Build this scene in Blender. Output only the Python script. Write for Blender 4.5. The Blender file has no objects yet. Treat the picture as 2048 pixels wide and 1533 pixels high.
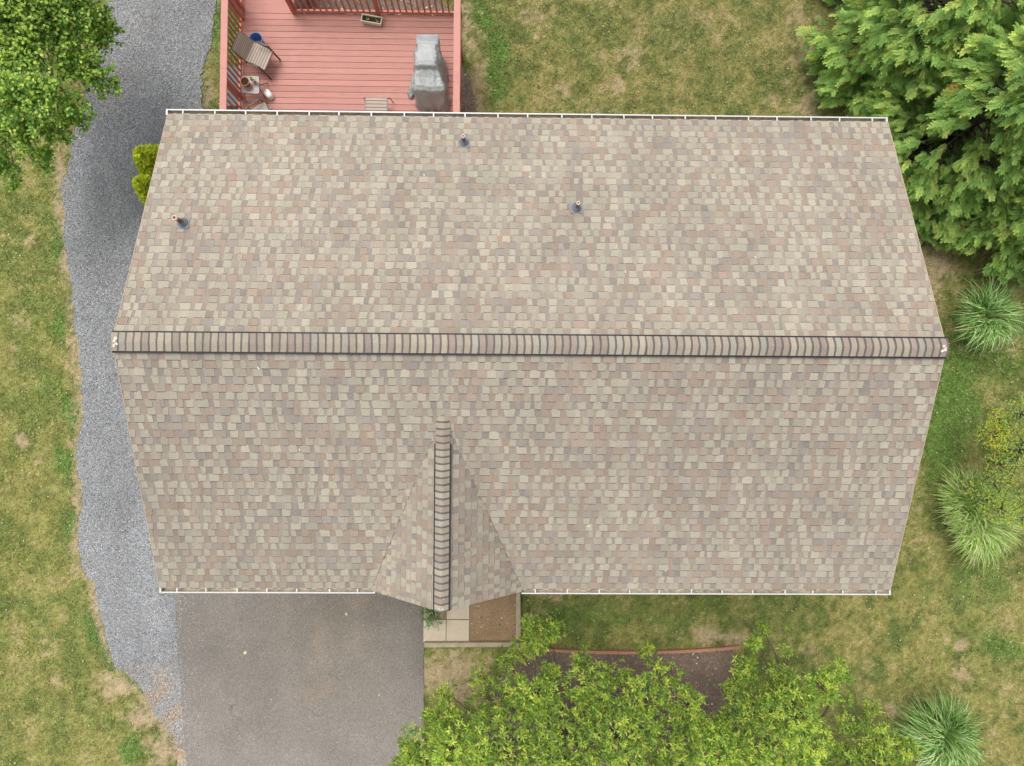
import bpy, math, random
import numpy as np
from mathutils import Matrix, Vector

# ---------------------------------------------------------------- camera, light
S = bpy.context.scene
COL = S.collection
CAM = np.array([-0.4906, -0.9124, 18.9102]); ROT = (0.0222, -0.0128, 0.0064); FPX = 1422.0
cd = bpy.data.cameras.new('camera'); cam = bpy.data.objects.new('camera', cd); COL.objects.link(cam)
cam.location = CAM; cam.rotation_euler = ROT
cd.sensor_fit = 'HORIZONTAL'; cd.sensor_width = 36.0; cd.lens = 36.0 * FPX / 2048.0
cd.clip_start = 0.1; cd.clip_end = 2000.0
S.camera = cam
S.render.resolution_x = 1024; S.render.resolution_y = 766
SUN_EL, SUN_AZ = 70.0, 325.0        # azimuth clockwise from north (+y)
w = bpy.data.worlds.new('World'); S.world = w; w.use_nodes = True
nt = w.node_tree; nt.nodes.clear()
sky = nt.nodes.new('ShaderNodeTexSky'); sky.sky_type = 'NISHITA'; sky.sun_disc = False
sky.sun_elevation = math.radians(SUN_EL); sky.sun_rotation = math.radians(SUN_AZ)
sky.air_density = 1.0; sky.dust_density = 4.0
hs = nt.nodes.new('ShaderNodeHueSaturation'); hs.inputs['Saturation'].default_value = 0.25
bg = nt.nodes.new('ShaderNodeBackground'); bg.inputs[1].default_value = 0.15
ow = nt.nodes.new('ShaderNodeOutputWorld')
nt.links.new(sky.outputs[0], hs.inputs['Color']); nt.links.new(hs.outputs[0], bg.inputs[0]); nt.links.new(bg.outputs[0], ow.inputs[0])
sl = bpy.data.lights.new('sun', 'SUN'); sl.energy = 1.15; sl.angle = math.radians(30); sl.color = (1.0, 0.95, 0.87)
so = bpy.data.objects.new('sun', sl); COL.objects.link(so)
e, a = math.radians(SUN_EL), math.radians(SUN_AZ)
sd = Vector((math.sin(a) * math.cos(e), math.cos(a) * math.cos(e), math.sin(e)))
so.rotation_euler = sd.to_track_quat('Z', 'Y').to_euler(); so.location = (0, 0, 30)
S.view_settings.view_transform = 'Standard'; S.view_settings.look = 'None'
S.view_settings.exposure = 0.47; S.view_settings.gamma = 1.0

# ---------------------------------------------------------------- helpers
random.seed(7); RNG = np.random.default_rng(11)
def _R(a, b, c):
    ca, sa, cb, sb, cc, sc = math.cos(a), math.sin(a), math.cos(b), math.sin(b), math.cos(c), math.sin(c)
    X = np.array([[1,0,0],[0,ca,-sa],[0,sa,ca]]); Y = np.array([[cb,0,sb],[0,1,0],[-sb,0,cb]]); Z = np.array([[cc,-sc,0],[sc,cc,0],[0,0,1]])
    return Z @ Y @ X
CR = _R(*ROT)
def at(px, py, z=0.0):                      # map reading of the photograph -> place in the world at height z
    d = CR @ np.array([(px - 1024) / FPX, -(py - 766.5) / FPX, -1.0])
    t = (z - CAM[2]) / d[2]
    p = CAM + d * t
    return np.array([p[0], p[1], z])
def to_px(P):
    q = (np.asarray(P) - CAM) @ CR
    return np.stack([1024 + FPX * q[:, 0] / -q[:, 2], 766.5 - FPX * q[:, 1] / -q[:, 2]], 1)

def tag(o, label=None, cat=None, group=None, kind=None):
    if label: o['label'] = label
    if cat: o['category'] = cat
    if group: o['group'] = group
    if kind: o['kind'] = kind
    return o
def empty(name, loc, label, cat, group=None):
    o = bpy.data.objects.new(name, None); COL.objects.link(o); o.location = [float(v) for v in loc]; o.empty_display_size = 0.2
    return tag(o, label, cat, group)
def mesh(name, V, F, mat, parent=None, col=None, smooth=False, mats=None, midx=None):
    """V (n,3) world coordinates, F (m,k) equal-size faces or a list of tuples; col (n,3) per point colour"""
    me = bpy.data.meshes.new(name); V = np.asarray(V, dtype=np.float64)
    if parent is not None: V = V - np.array(WL(parent))
    if isinstance(F, np.ndarray):
        m, k = F.shape
        me.vertices.add(len(V)); me.vertices.foreach_set('co', V.astype(np.float32).ravel())
        me.loops.add(m * k); me.loops.foreach_set('vertex_index', F.astype(np.int32).ravel())
        me.polygons.add(m); me.polygons.foreach_set('loop_start', np.arange(0, m * k, k, dtype=np.int32))
        me.update(calc_edges=True)
    else:
        me.from_pydata([tuple(map(float, v)) for v in V], [], [tuple(int(i) for i in f) for f in F]); me.update()
    if col is not None:
        ca = me.color_attributes.new('Col', 'FLOAT_COLOR', 'POINT')
        c4 = np.ones((len(V), 4), np.float32); c4[:, :3] = np.clip(np.asarray(col), 0, 1); ca.data.foreach_set('color', c4.ravel())
    for mm in (mats or [mat]): me.materials.append(mm)
    if midx is not None: me.polygons.foreach_set('material_index', np.asarray(midx, dtype=np.int32))
    me.polygons.foreach_set('use_smooth', np.full(len(me.polygons), bool(smooth)))
    o = bpy.data.objects.new(name, me); COL.objects.link(o)
    if parent is not None: o.parent = parent
    return o
def WL(o):
    x = np.zeros(3)
    while o is not None:
        x = x + np.array(o.location); o = o.parent
    return x

class MB:                                   # collects simple shapes into one mesh
    def __init__(s): s.v = []; s.f = []
    def add(s, V, F):
        n = len(s.v); s.v += [tuple(map(float, q)) for q in V]; s.f += [tuple(i + n for i in f) for f in F]; return s
    def box(s, c, d, rz=0.0):
        x, y, z = [q / 2 for q in d]; ca, sa = math.cos(rz), math.sin(rz)
        V = [(c[0] + u*ca - v*sa, c[1] + u*sa + v*ca, c[2] + w_) for w_ in (-z, z) for u, v in ((-x,-y),(x,-y),(x,y),(-x,y))]
        return s.add(V, [(3,2,1,0),(4,5,6,7),(0,1,5,4),(1,2,6,5),(2,3,7,6),(3,0,4,7)])
    def bar(s, p, q, w_, t):                # rectangular bar from p to q
        p, q = np.array(p, float), np.array(q, float); d = q - p; d = d / np.linalg.norm(d)
        up = np.array([0, 0, 1.0]) if abs(d[2]) < 0.97 else np.array([0, 1.0, 0])
        u = np.cross(d, up); u /= np.linalg.norm(u); v = np.cross(u, d)
        V = [b + u * i * w_/2 + v * j * t/2 for b in (p, q) for i, j in ((-1,-1),(1,-1),(1,1),(-1,1))]
        return s.add(V, [(0,1,2,3),(7,6,5,4),(0,4,5,1),(1,5,6,2),(2,6,7,3),(3,7,4,0)])
    def tube(s, pts, rs, n=8):
        pts = [np.array(p, float) for p in pts]
        if not hasattr(rs, '__len__'): rs = [rs] * len(pts)
        V = []
        for i, p in enumerate(pts):
            d = pts[min(i+1, len(pts)-1)] - pts[max(i-1, 0)]; d = d / (np.linalg.norm(d) + 1e-9)
            up = np.array([0, 0, 1.0]) if abs(d[2]) < 0.9 else np.array([1.0, 0, 0])
            u = np.cross(d, up); u /= np.linalg.norm(u); v = np.cross(d, u)
            V += [p + rs[i] * (u * math.cos(2*math.pi*k/n) + v * math.sin(2*math.pi*k/n)) for k in range(n)]
        F = [(i*n + k, i*n + (k+1) % n, (i+1)*n + (k+1) % n, (i+1)*n + k) for i in range(len(pts)-1) for k in range(n)]
        F += [tuple(range(n))[::-1], tuple((len(pts)-1)*n + k for k in range(n))]
        return s.add(V, F)
    def lathe(s, prof, c, n=20, sx=1.0, sy=1.0, closed=False):
        V = [(c[0] + sx*r*math.cos(2*math.pi*k/n), c[1] + sy*r*math.sin(2*math.pi*k/n), c[2] + z) for r, z in prof for k in range(n)]
        F = [(i*n + k, i*n + (k+1) % n, (i+1)*n + (k+1) % n, (i+1)*n + k) for i in range(len(prof)-1) for k in range(n)]
        if closed: F += [tuple(range(n))[::-1], tuple((len(prof)-1)*n + k for k in range(n))]
        return s.add(V, F)
    def build(s, name, mat, parent=None, smooth=False, bevel=0.0):
        o = mesh(name, np.array(s.v), s.f, mat, parent, smooth=smooth)
        if bevel:
            b = o.modifiers.new('bevel', 'BEVEL'); b.width = bevel; b.segments = 2; b.limit_method = 'ANGLE'
        return o

def copy_tree(o, loc=None, label=None, parent=None):
    c = o.copy(); COL.objects.link(c)
    if parent is not None: c.parent = parent
    if loc is not None: c.location = loc
    if label: c['label'] = label
    for ch in list(o.children): copy_tree(ch, parent=c)
    return c

# value noise
def vnoise(x, y, seed=0):
    xi = np.floor(x).astype(np.int64); yi = np.floor(y).astype(np.int64); fx = x - xi; fy = y - yi
    fx = fx*fx*(3-2*fx); fy = fy*fy*(3-2*fy)
    def h(i, j):
        n = (i * 374761393 + j * 668265263 + seed * 974634777) & 0x7fffffff
        n = ((n ^ (n >> 13)) * 1274126177) & 0x7fffffff
        return ((n ^ (n >> 16)) & 0xffff) / 65535.0
    return (h(xi, yi)*(1-fx) + h(xi+1, yi)*fx)*(1-fy) + (h(xi, yi+1)*(1-fx) + h(xi+1, yi+1)*fx)*fy
def fbm(x, y, s, octv=4, seed=0):
    r = 0; a_ = 0.5; t = 0
    for i in range(octv): r = r + a_ * vnoise(x*s + 13.7*i, y*s + 5.1*i, seed+i); t += a_; a_ *= 0.55; s *= 2.1
    return r / t
def ss(a_, b_, x): t = np.clip((x - a_) / (b_ - a_), 0, 1); return t*t*(3-2*t)
def inpoly(x, y, poly):
    c = np.zeros(x.shape, bool); n = len(poly)
    for i in range(n):
        x0, y0 = poly[i][:2]; x1, y1 = poly[(i+1) % n][:2]
        if y0 == y1: continue
        c ^= ((y0 > y) != (y1 > y)) & (x < (x1-x0)*(y-y0)/(y1-y0) + x0)
    return c

# ---------------------------------------------------------------- materials
def srgb(r, g, b): return tuple(((c/255)/12.92 if c/255 <= 0.04045 else ((c/255+0.055)/1.055)**2.4) for c in (r, g, b))
class Mat:
    def __init__(s, name, rough=0.8, spec=0.3):
        s.m = bpy.data.materials.new(name); s.m.use_nodes = True; s.t = s.m.node_tree
        s.b = s.t.nodes['Principled BSDF']; s.b.inputs['Roughness'].default_value = rough
        s.b.inputs['Specular IOR Level'].default_value = spec
        s.o = s.t.nodes['Material Output']; s.tc = None
    def n(s, t, **k):
        nd = s.t.nodes.new(t)
        for a_, v in k.items(): setattr(nd, a_, v)
        return nd
    def l(s, a_, b_): s.t.links.new(a_, b_)
    def co(s):
        if s.tc is None: s.tc = s.n('ShaderNodeTexCoord')
        return s.tc.outputs['Object']
    def noise(s, sc, det=4, rough=0.6, vec=None):
        nd = s.n('ShaderNodeTexNoise'); nd.inputs['Scale'].default_value = sc; nd.inputs['Detail'].default_value = det; nd.inputs['Roughness'].default_value = rough
        s.l(vec or s.co(), nd.inputs['Vector']); return nd.outputs[0]
    def scaled(s, v):
        mp = s.n('ShaderNodeMapping'); mp.inputs['Scale'].default_value = v; s.l(s.co(), mp.inputs[0]); return mp.outputs[0]
    def voro(s, sc, out='Color', vec=None):
        nd = s.n('ShaderNodeTexVoronoi'); nd.inputs['Scale'].default_value = sc; s.l(vec or s.co(), nd.inputs['Vector']); return nd.outputs[out]
    def ramp(s, fac, stops):
        r = s.n('ShaderNodeValToRGB'); el = r.color_ramp.elements
        while len(el) < len(stops): el.new(0.5)
        for q, (p, c) in zip(el, stops): q.position = p; q.color = (*c, 1) if len(c) == 3 else c
        s.l(fac, r.inputs[0]); return r.outputs[0]
    def mix(s, f, a_, b_, typ='MIX'):
        m = s.n('ShaderNodeMix', data_type='RGBA', blend_type=typ)
        for k, v in ((0, f), (6, a_), (7, b_)):
            if isinstance(v, (int, float)): m.inputs[k].default_value = v
            elif isinstance(v, tuple): m.inputs[k].default_value = (*v, 1)
            else: s.l(v, m.inputs[k])
        return m.outputs[2]
    def attr(s, name='Col'):
        nd = s.n('ShaderNodeAttribute'); nd.attribute_name = name; return nd.outputs['Color']
    def base(s, c):
        if isinstance(c, tuple): s.b.inputs['Base Color'].default_value = (*c, 1)
        else: s.l(c, s.b.inputs['Base Color'])
        return s
    def bump(s, h, st=0.5, dist=0.01):
        b = s.n('ShaderNodeBump'); b.inputs['Strength'].default_value = st; b.inputs['Distance'].default_value = dist
        s.l(h, b.inputs['Height']); s.l(b.outputs[0], s.b.inputs['Normal']); return s
    def grey(s, f, lo, hi): return s.ramp(f, [(0.25, (lo,)*3), (0.75, (hi,)*3)])

def simple(name, rgb, rough=0.7, var=0.12, sc=6.0, spec=0.3, metal=0.0, bump=0.0):
    M = Mat(name, rough, spec); M.b.inputs['Metallic'].default_value = metal
    f = M.noise(sc, 5); M.base(M.mix(1.0, rgb, M.grey(f, 1-var, 1+var*0.6), 'MULTIPLY'))
    if bump: M.bump(M.noise(sc*8, 3), bump, 0.01)
    return M.m
def leafmat(name, trans=0.35, rough=0.5):
    M = Mat(name, rough, 0.35); c = M.mix(1.0, M.attr(), M.grey(M.noise(14, 2), 0.85, 1.15), 'MULTIPLY'); M.base(c)
    tr = M.n('ShaderNodeBsdfTranslucent'); M.l(M.mix(1.0, c, (1.25, 1.3, 0.6), 'MULTIPLY'), tr.inputs[0])
    mx = M.n('ShaderNodeMixShader'); mx.inputs[0].default_value = trans
    M.l(M.b.outputs[0], mx.inputs[1]); M.l(tr.outputs[0], mx.inputs[2]); M.l(mx.outputs[0], M.o.inputs[0]); return M.m

def shingle_mat():
    M = Mat('asphalt_shingle', 0.95, 0.15)
    c = M.mix(1.0, M.attr(), M.grey(M.noise(260, 2, 0.7), 0.72, 1.22), 'MULTIPLY')
    c = M.mix(1.0, c, M.grey(M.noise(52, 3, 0.8), 0.76, 1.20), 'MULTIPLY')
    c = M.mix(1.0, c, M.grey(M.noise(0.45, 5, 0.65), 0.90, 1.05), 'MULTIPLY')
    c = M.mix(1.0, c, M.ramp(M.noise(1.0, 3, 0.6, M.scaled((2.6, 0.18, 1))), [(0.3, (0.90, 0.90, 0.90)), (0.7, (1.05, 1.04, 1.03))]), 'MULTIPLY')
    M.base(c).bump(M.noise(300, 2), 0.3, 0.003); return M.m
M_SH = shingle_mat()
def lawn_mat():
    M = Mat('lawn_turf', 0.95, 0.1)
    c = M.mix(1.0, M.attr(), M.grey(M.noise(42, 4, 0.75), 0.45, 1.5), 'MULTIPLY')
    c = M.mix(M.ramp(M.noise(17, 3, 0.7), [(0.52, (0,0,0)), (0.72, (.6,.6,.6))]), c, (0.20, 0.155, 0.075))
    c = M.mix(M.ramp(M.noise(9, 4, 0.7), [(0.50, (0,0,0)), (0.75, (.5,.5,.5))]), c, (0.055, 0.085, 0.022))
    M.base(c).bump(M.noise(60, 4, 0.8), 0.9, 0.04); return M.m
M_LAWN = lawn_mat()
def gravel_mat():
    M = Mat('bluestone_gravel', 0.85, 0.3)
    cell = M.voro(75); sep = M.n('ShaderNodeSeparateColor'); M.l(cell, sep.inputs[0])
    c = M.ramp(sep.outputs[0], [(0.0, (0.11, 0.118, 0.128)), (0.35, (0.175, 0.186, 0.20)), (0.7, (0.235, 0.247, 0.262)), (0.93, (0.33, 0.335, 0.345)), (1.0, (0.55, 0.55, 0.55))])
    c = M.mix(M.ramp(sep.outputs[1], [(0.82, (0,0,0)), (0.95, (.5,.5,.5))]), c, (0.33, 0.26, 0.18))
    c = M.mix(1.0, c, M.grey(M.noise(0.9, 4, 0.65, M.scaled((1.3, 0.5, 1))), 0.80, 1.14), 'MULTIPLY')
    M.l(M.mix(1.0, c, M.attr(), 'MULTIPLY'), M.b.inputs['Base Color'])
    M.bump(M.voro(75, 'Distance'), 0.5, 0.012); return M.m
M_GRAV = gravel_mat()
def stone_mat(name, rough=0.8):
    M = Mat(name, rough, 0.3); M.base(M.mix(1.0, M.attr(), M.grey(M.noise(60, 2), 0.85, 1.12), 'MULTIPLY')); return M.m
M_STONE = stone_mat('loose_stone'); M_CHIP = stone_mat('bark_chip', 0.9)
def asphalt_mat():
    M = Mat('old_asphalt', 0.92, 0.2)
    c = M.ramp(M.voro(95), [(0.0, (0.10, 0.094, 0.088)), (0.5, (0.20, 0.188, 0.175)), (0.92, (0.29, 0.272, 0.25)), (1.0, (0.5, 0.48, 0.44))])
    c = M.mix(1.0, c, M.grey(M.noise(1.1, 5, 0.65), 0.86, 1.12), 'MULTIPLY')
    c = M.mix(1.0, c, M.grey(M.noise(30, 4, 0.8), 0.85, 1.14), 'MULTIPLY')
    c = M.mix(1.0, c, M.attr(), 'MULTIPLY')
    nv = M.n('ShaderNodeTexNoise'); nv.inputs['Scale'].default_value = 2.2; M.l(M.co(), nv.inputs['Vector'])
    v = M.n('ShaderNodeTexVoronoi', feature='DISTANCE_TO_EDGE'); v.inputs['Scale'].default_value = 0.42
    M.l(M.mix(0.28, M.co(), nv.outputs['Color']), v.inputs['Vector'])
    crk = M.ramp(v.outputs['Distance'], [(0.0, (.38,.38,.38)), (0.0035, (0,0,0))])
    gate = M.mix(1.0, crk, M.ramp(M.noise(0.7, 3), [(0.54, (0,0,0)), (0.64, (1,1,1))]), 'MULTIPLY')
    M.base(M.mix(gate, c, (0.05, 0.047, 0.044))).bump(M.noise(140, 3), 0.5, 0.008); return M.m
M_ASPH = asphalt_mat()
def soil_mat(name, stops, sc=40):
    M = Mat(name, 0.95, 0.1); M.base(M.mix(1.0, M.ramp(M.noise(sc, 5, 0.75), stops), M.grey(M.noise(1.6, 4), 0.75, 1.2), 'MULTIPLY'))
    M.bump(M.noise(sc, 4, 0.8), 0.9, 0.03); return M.m
M_MULCH = soil_mat('dark_mulch', [(0.3, (0.075, 0.055, 0.045)), (0.5, (0.19, 0.14, 0.11)), (0.66, (0.33, 0.25, 0.19)), (0.8, (0.5, 0.4, 0.3))])
M_SOIL = soil_mat('dry_soil_and_chips', [(0.3, (0.12, 0.08, 0.05)), (0.5, (0.30, 0.205, 0.12)), (0.7, (0.48, 0.35, 0.22))])
M_POTSOIL = soil_mat('potting_soil', [(0.3, (0.02, 0.016, 0.012)), (0.6, (0.07, 0.05, 0.035)), (0.75, (0.3, 0.28, 0.22))], 90)
def wood_red():
    M = Mat('red_deck_stain', 0.62, 0.35)
    c = M.mix(1.0, M.attr(), M.grey(M.noise(5, 5, 0.75, M.scaled((0.5, 9, 9))), 0.80, 1.14), 'MULTIPLY')
    c = M.mix(M.ramp(M.noise(1.3, 4), [(0.5, (0,0,0)), (0.8, (.25,.25,.25))]), c, (0.62, 0.36, 0.29))
    M.base(c); return M.m
M_DECK = wood_red()
M_RED = simple('red_rail_stain', (0.45, 0.145, 0.11), 0.6, 0.15, 7)
M_CAP = simple('sun_faded_red_stain', (0.50, 0.235, 0.195), 0.6, 0.08, 5)
M_WHITE = simple('white_aluminium', (0.57, 0.57, 0.55), 0.35, 0.05, 3, 0.5)
M_GUTIN = simple('gutter_inside_grime', (0.48, 0.42, 0.33), 0.8, 0.5, 9)
M_BLACK = simple('black_vent_plastic', (0.018, 0.02, 0.024), 0.55, 0.3, 8)
M_SIDING = simple('cream_vinyl_siding', (0.62, 0.58, 0.49), 0.6, 0.05, 2)
M_FOUND = simple('grey_block_foundation', (0.33, 0.32, 0.30), 0.9, 0.15, 5, bump=0.4)
M_GLASS = simple('window_glass', (0.03, 0.035, 0.04), 0.06, 0.1, 2, 0.8)
M_CONC = simple('pale_concrete', (0.50, 0.425, 0.325), 0.9, 0.10, 7, bump=0.3)
def plankwood(name, rgb):
    M = Mat(name, 0.85, 0.2); M.base(M.mix(1.0, rgb, M.grey(M.noise(4, 5, 0.7, M.scaled((1.0, 1.0, 1.0))), 0.7, 1.25), 'MULTIPLY')).bump(M.noise(40, 3), 0.4, 0.01); return M.m
M_TIMBER = plankwood('weathered_timber', (0.34, 0.29, 0.20))
M_BRICK = simple('terracotta_concrete', (0.40, 0.20, 0.14), 0.9, 0.25, 9, bump=0.4)
M_BARK = simple('tree_bark', (0.13, 0.105, 0.085), 0.95, 0.35, 12, bump=0.6)
M_RUST = simple('brown_vent_pipe', (0.20, 0.085, 0.05), 0.7, 0.35, 20)
M_PIPERIM = simple('pale_pipe_rim', (0.70, 0.58, 0.50), 0.6, 0.2, 20)
M_RUBBER = simple('grey_rubber_boot', (0.14, 0.15, 0.165), 0.55, 0.2, 15)
M_FLASH = simple('grey_metal_flashing', (0.22, 0.235, 0.25), 0.6, 0.15, 8)
M_FRAME = simple('bronze_chair_frame', (0.10, 0.07, 0.055), 0.45, 0.15, 8)
M_BLUE = simple('blue_plastic', (0.10, 0.22, 0.50), 0.4, 0.12, 6, 0.5)
M_TERRA = simple('terracotta_pot', (0.50, 0.155, 0.09), 0.75, 0.12, 9)
M_POTW = simple('white_ceramic', (0.78, 0.76, 0.72), 0.35, 0.05, 5, 0.5)
M_CREAM = simple('cream_plastic', (0.66, 0.62, 0.50), 0.5, 0.1, 6)
M_GREYBOX = simple('grey_green_plastic', (0.17, 0.21, 0.20), 0.6, 0.15, 5)
M_LEAF = leafmat('broad_leaf'); M_CONIF = leafmat('conifer_spray', 0.22, 0.7); M_BLADE = leafmat('grass_blade', 0.3, 0.6)
def sling_mat():
    M = Mat('woven_sling', 0.8, 0.2); M.base(M.mix(1.0, M.attr(), M.grey(M.noise(220, 2), 0.8, 1.15), 'MULTIPLY')); return M.m
M_SLING = sling_mat()
def tarp_mat():
    M = Mat('silver_grey_cover', 0.42, 0.6)
    c = M.ramp(M.noise(3.5, 5, 0.7), [(0.3, (0.27, 0.285, 0.28)), (0.7, (0.40, 0.415, 0.405))]); c = M.mix(1.0, c, M.grey(M.noise(140, 2), 0.9, 1.08), 'MULTIPLY')
    c = M.mix(1.0, c, M.attr(), 'MULTIPLY')
    M.base(c).bump(M.noise(9, 5, 0.6), 0.55, 0.05); return M.m
M_TARP = tarp_mat()
def glass_top():
    M = Mat('frosted_table_glass', 0.15, 0.5); M.base((0.55, 0.57, 0.56)); M.b.inputs['Transmission Weight'].default_value = 0.9; M.b.inputs['Roughness'].default_value = 0.3
    return M.m
M_GTOP = glass_top()

# ---------------------------------------------------------------- ground
def PX(lst, z=0.0): return [tuple(at(x, y, z)[:2]) for x, y in lst]
GRAV_L = [(205,-60),(215,60),(185,150),(165,220),(140,290),(126,380),(130,480),(143,560),(150,640),(160,720),(166,800),(158,900),(164,980),(160,1060),(165,1130),(190,1180),(205,1250),(228,1335),(262,1352),(292,1400),(322,1445),(350,1490),(362,1560)]
GRAV_R = [(384,1560),(376,1440),(366,1350),(362,1260),(366,1190),(430,1100),(440,240),(402,215),(405,150),(412,110),(424,60),(432,0),(432,-60)]
def roughen(poly, amp, step=0.05, seed=3):
    out = []; n = len(poly)
    for i in range(n):
        p, q = np.array(poly[i][:2]), np.array(poly[(i+1) % n][:2]); L = np.linalg.norm(q-p); k = max(1, int(L/step))
        nrm = np.array([-(q-p)[1], (q-p)[0]])/(L+1e-9)
        for j in range(k):
            r = p + (q-p)*j/k
            a_ = ((fbm(np.array([r[0]]), np.array([r[1]]), 1.3, 3, seed)[0]-0.5)*2 + (fbm(np.array([r[0]]), np.array([r[1]]), 9.0, 3, seed+1)[0]-0.5)*1.1)*amp
            out.append(tuple(r + nrm*a_))
    return out
gl = PX(GRAV_L); gr = PX(GRAV_R)
POLY_GRAV = roughen([(gl[0][0], 40)] + gl + [(gl[-1][0], gl[-1][1]-0.6)] + gr[:-1] + [gr[-1], (gr[-1][0], 40)], 0.13)
asp = PX([(350,1150),(350,1190),(352,1260),(360,1350),(366,1440),(376,1560)]); aspr = PX([(849,1560),(847,1400),(846,1290),(845,1205),(845,1130)])
POLY_ASPH = [(asp[0][0], -4.1)] + asp[1:] + [(asp[-1][0]-0.1, -30), (aspr[0][0]+0.05, -30)] + aspr[:-1] + [(aspr[-1][0], -4.1)]
POLY_ASPH = [p for p in roughen(POLY_ASPH, .05, .15, 12)] 
POLY_BED = roughen(PX([(1042,1302),(1130,1306),(1250,1309),(1360,1306),(1466,1299),(1476,1330),(1480,1400),(1470,1480),(1420,1600),(930,1600),(960,1440),(985,1380),(1010,1335),(1030,1310)]), 0.10, 0.1, 9)
POLY_ENT = PX([(848,1150),(1036,1150),(1036,1292),(848,1292)])
POLY_MULN = roughen(PX([(560,30),(560,-80),(840,-80),(860,-10),(905,20),(905,30)]), 0.05, 0.1, 4)
POLY_MULR = roughen(PX([(900,250),(918,128),(935,150),(948,195),(950,250)]), 0.08, 0.08, 5)

def sheet(name, poly, z, mat, parent=None, col=(1, 1, 1), colf=None):
    V = np.array([(x, y, z) for x, y in poly]); me_col = np.tile(col, (len(V), 1))
    return mesh(name, V, [tuple(range(len(V)))], mat, parent, col=me_col)

BARE = [(930,50,30,60,.75),(945,165,26,60,.8),(900,1340,70,48,1.0),(915,1385,55,25,.9),(1430,1272,75,20,.8),(1870,530,45,70,.95),(1610,120,38,90,.55),(1600,25,40,40,.6),
        (1625,205,25,40,.8),(1260,120,22,28,.7),(1240,160,18,20,.7),(1060,40,30,22,.5),(1120,190,40,22,.45),(1200,215,50,14,.5),(1085,30,20,12,.5),(1420,60,60,20,.3),(1340,90,30,30,.35),
        (1560,190,30,40,.4),(1927,1290,14,13,1),(1930,1352,20,12,1),(1918,1330,13,18,.7),(1620,1305,12,15,.9),(1780,1420,15,15,.9),(1770,1350,20,10,.4),(1830,1020,14,14,.7),(1825,1120,14,10,.6),(1840,1080,14,14,.5),
        (60,485,18,12,.55),(45,885,20,22,.8),(38,640,16,20,.6),(30,720,18,24,.5),(78,915,10,16,.7),(25,990,30,16,.4),(100,1300,30,20,.35),(105,1366,16,12,.85),(50,560,26,18,.35),(120,350,10,80,.9),(128,520,12,60,.8),
        (140,610,10,40,.7),(142,700,12,40,.8),(150,810,10,30,.6),(152,960,8,80,.6),(150,1080,14,30,.7),(240,1370,34,24,1.0),(290,1440,34,28,1.0),(330,1500,34,34,1.0),(225,1385,20,20,.7),(345,1420,22,60,.9),(30,300,60,40,.3),
        (70,300,30,30,.5),(70,130,50,60,.45),(100,230,40,30,.5),(410,190,8,30,.9),(1960,640,80,70,.5),(1870,620,14,90,.6),(1090,1195,60,12,.6),(1060,1230,20,30,.5),(1740,1290,40,30,.15),(1700,1370,80,50,.3),(2010,1420,40,60,.25)]
LUSH = [(965,40,22,50,.9),(1000,90,26,40,.95),(990,140,26,30,1),(1000,185,24,26,1),(1045,205,26,18,.5),(1130,205,22,16,.5),(1180,130,30,30,.3),(1900,800,70,130,.8),(1990,720,60,60,.55),(1880,900,50,60,.8),(1930,1170,60,60,.55),
        (1990,1180,60,60,.5),(2000,1290,60,40,.65),(1960,1000,50,40,.5),(110,480,22,70,.6),(120,650,14,30,.8),(100,780,50,60,.4),(140,830,20,30,.8),(130,920,22,30,.9),(140,1050,12,40,.7),(190,1260,22,50,.8),(215,1320,14,26,1),
        (270,1500,30,30,.8),(430,60,12,70,.7),(60,90,60,60,.4),(1150,1230,110,26,.55),(1400,1220,90,26,.4),(1300,1240,80,30,.5),(1540,1220,30,20,.3),(70,600,30,40,.3),(1840,1180,40,40,.4),(265,1360,20,14,.9),(470,100,20,100,.6)]
DUSK = [(1230,1205,260,14,.6),(1080,1215,40,30,.4)]
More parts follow.
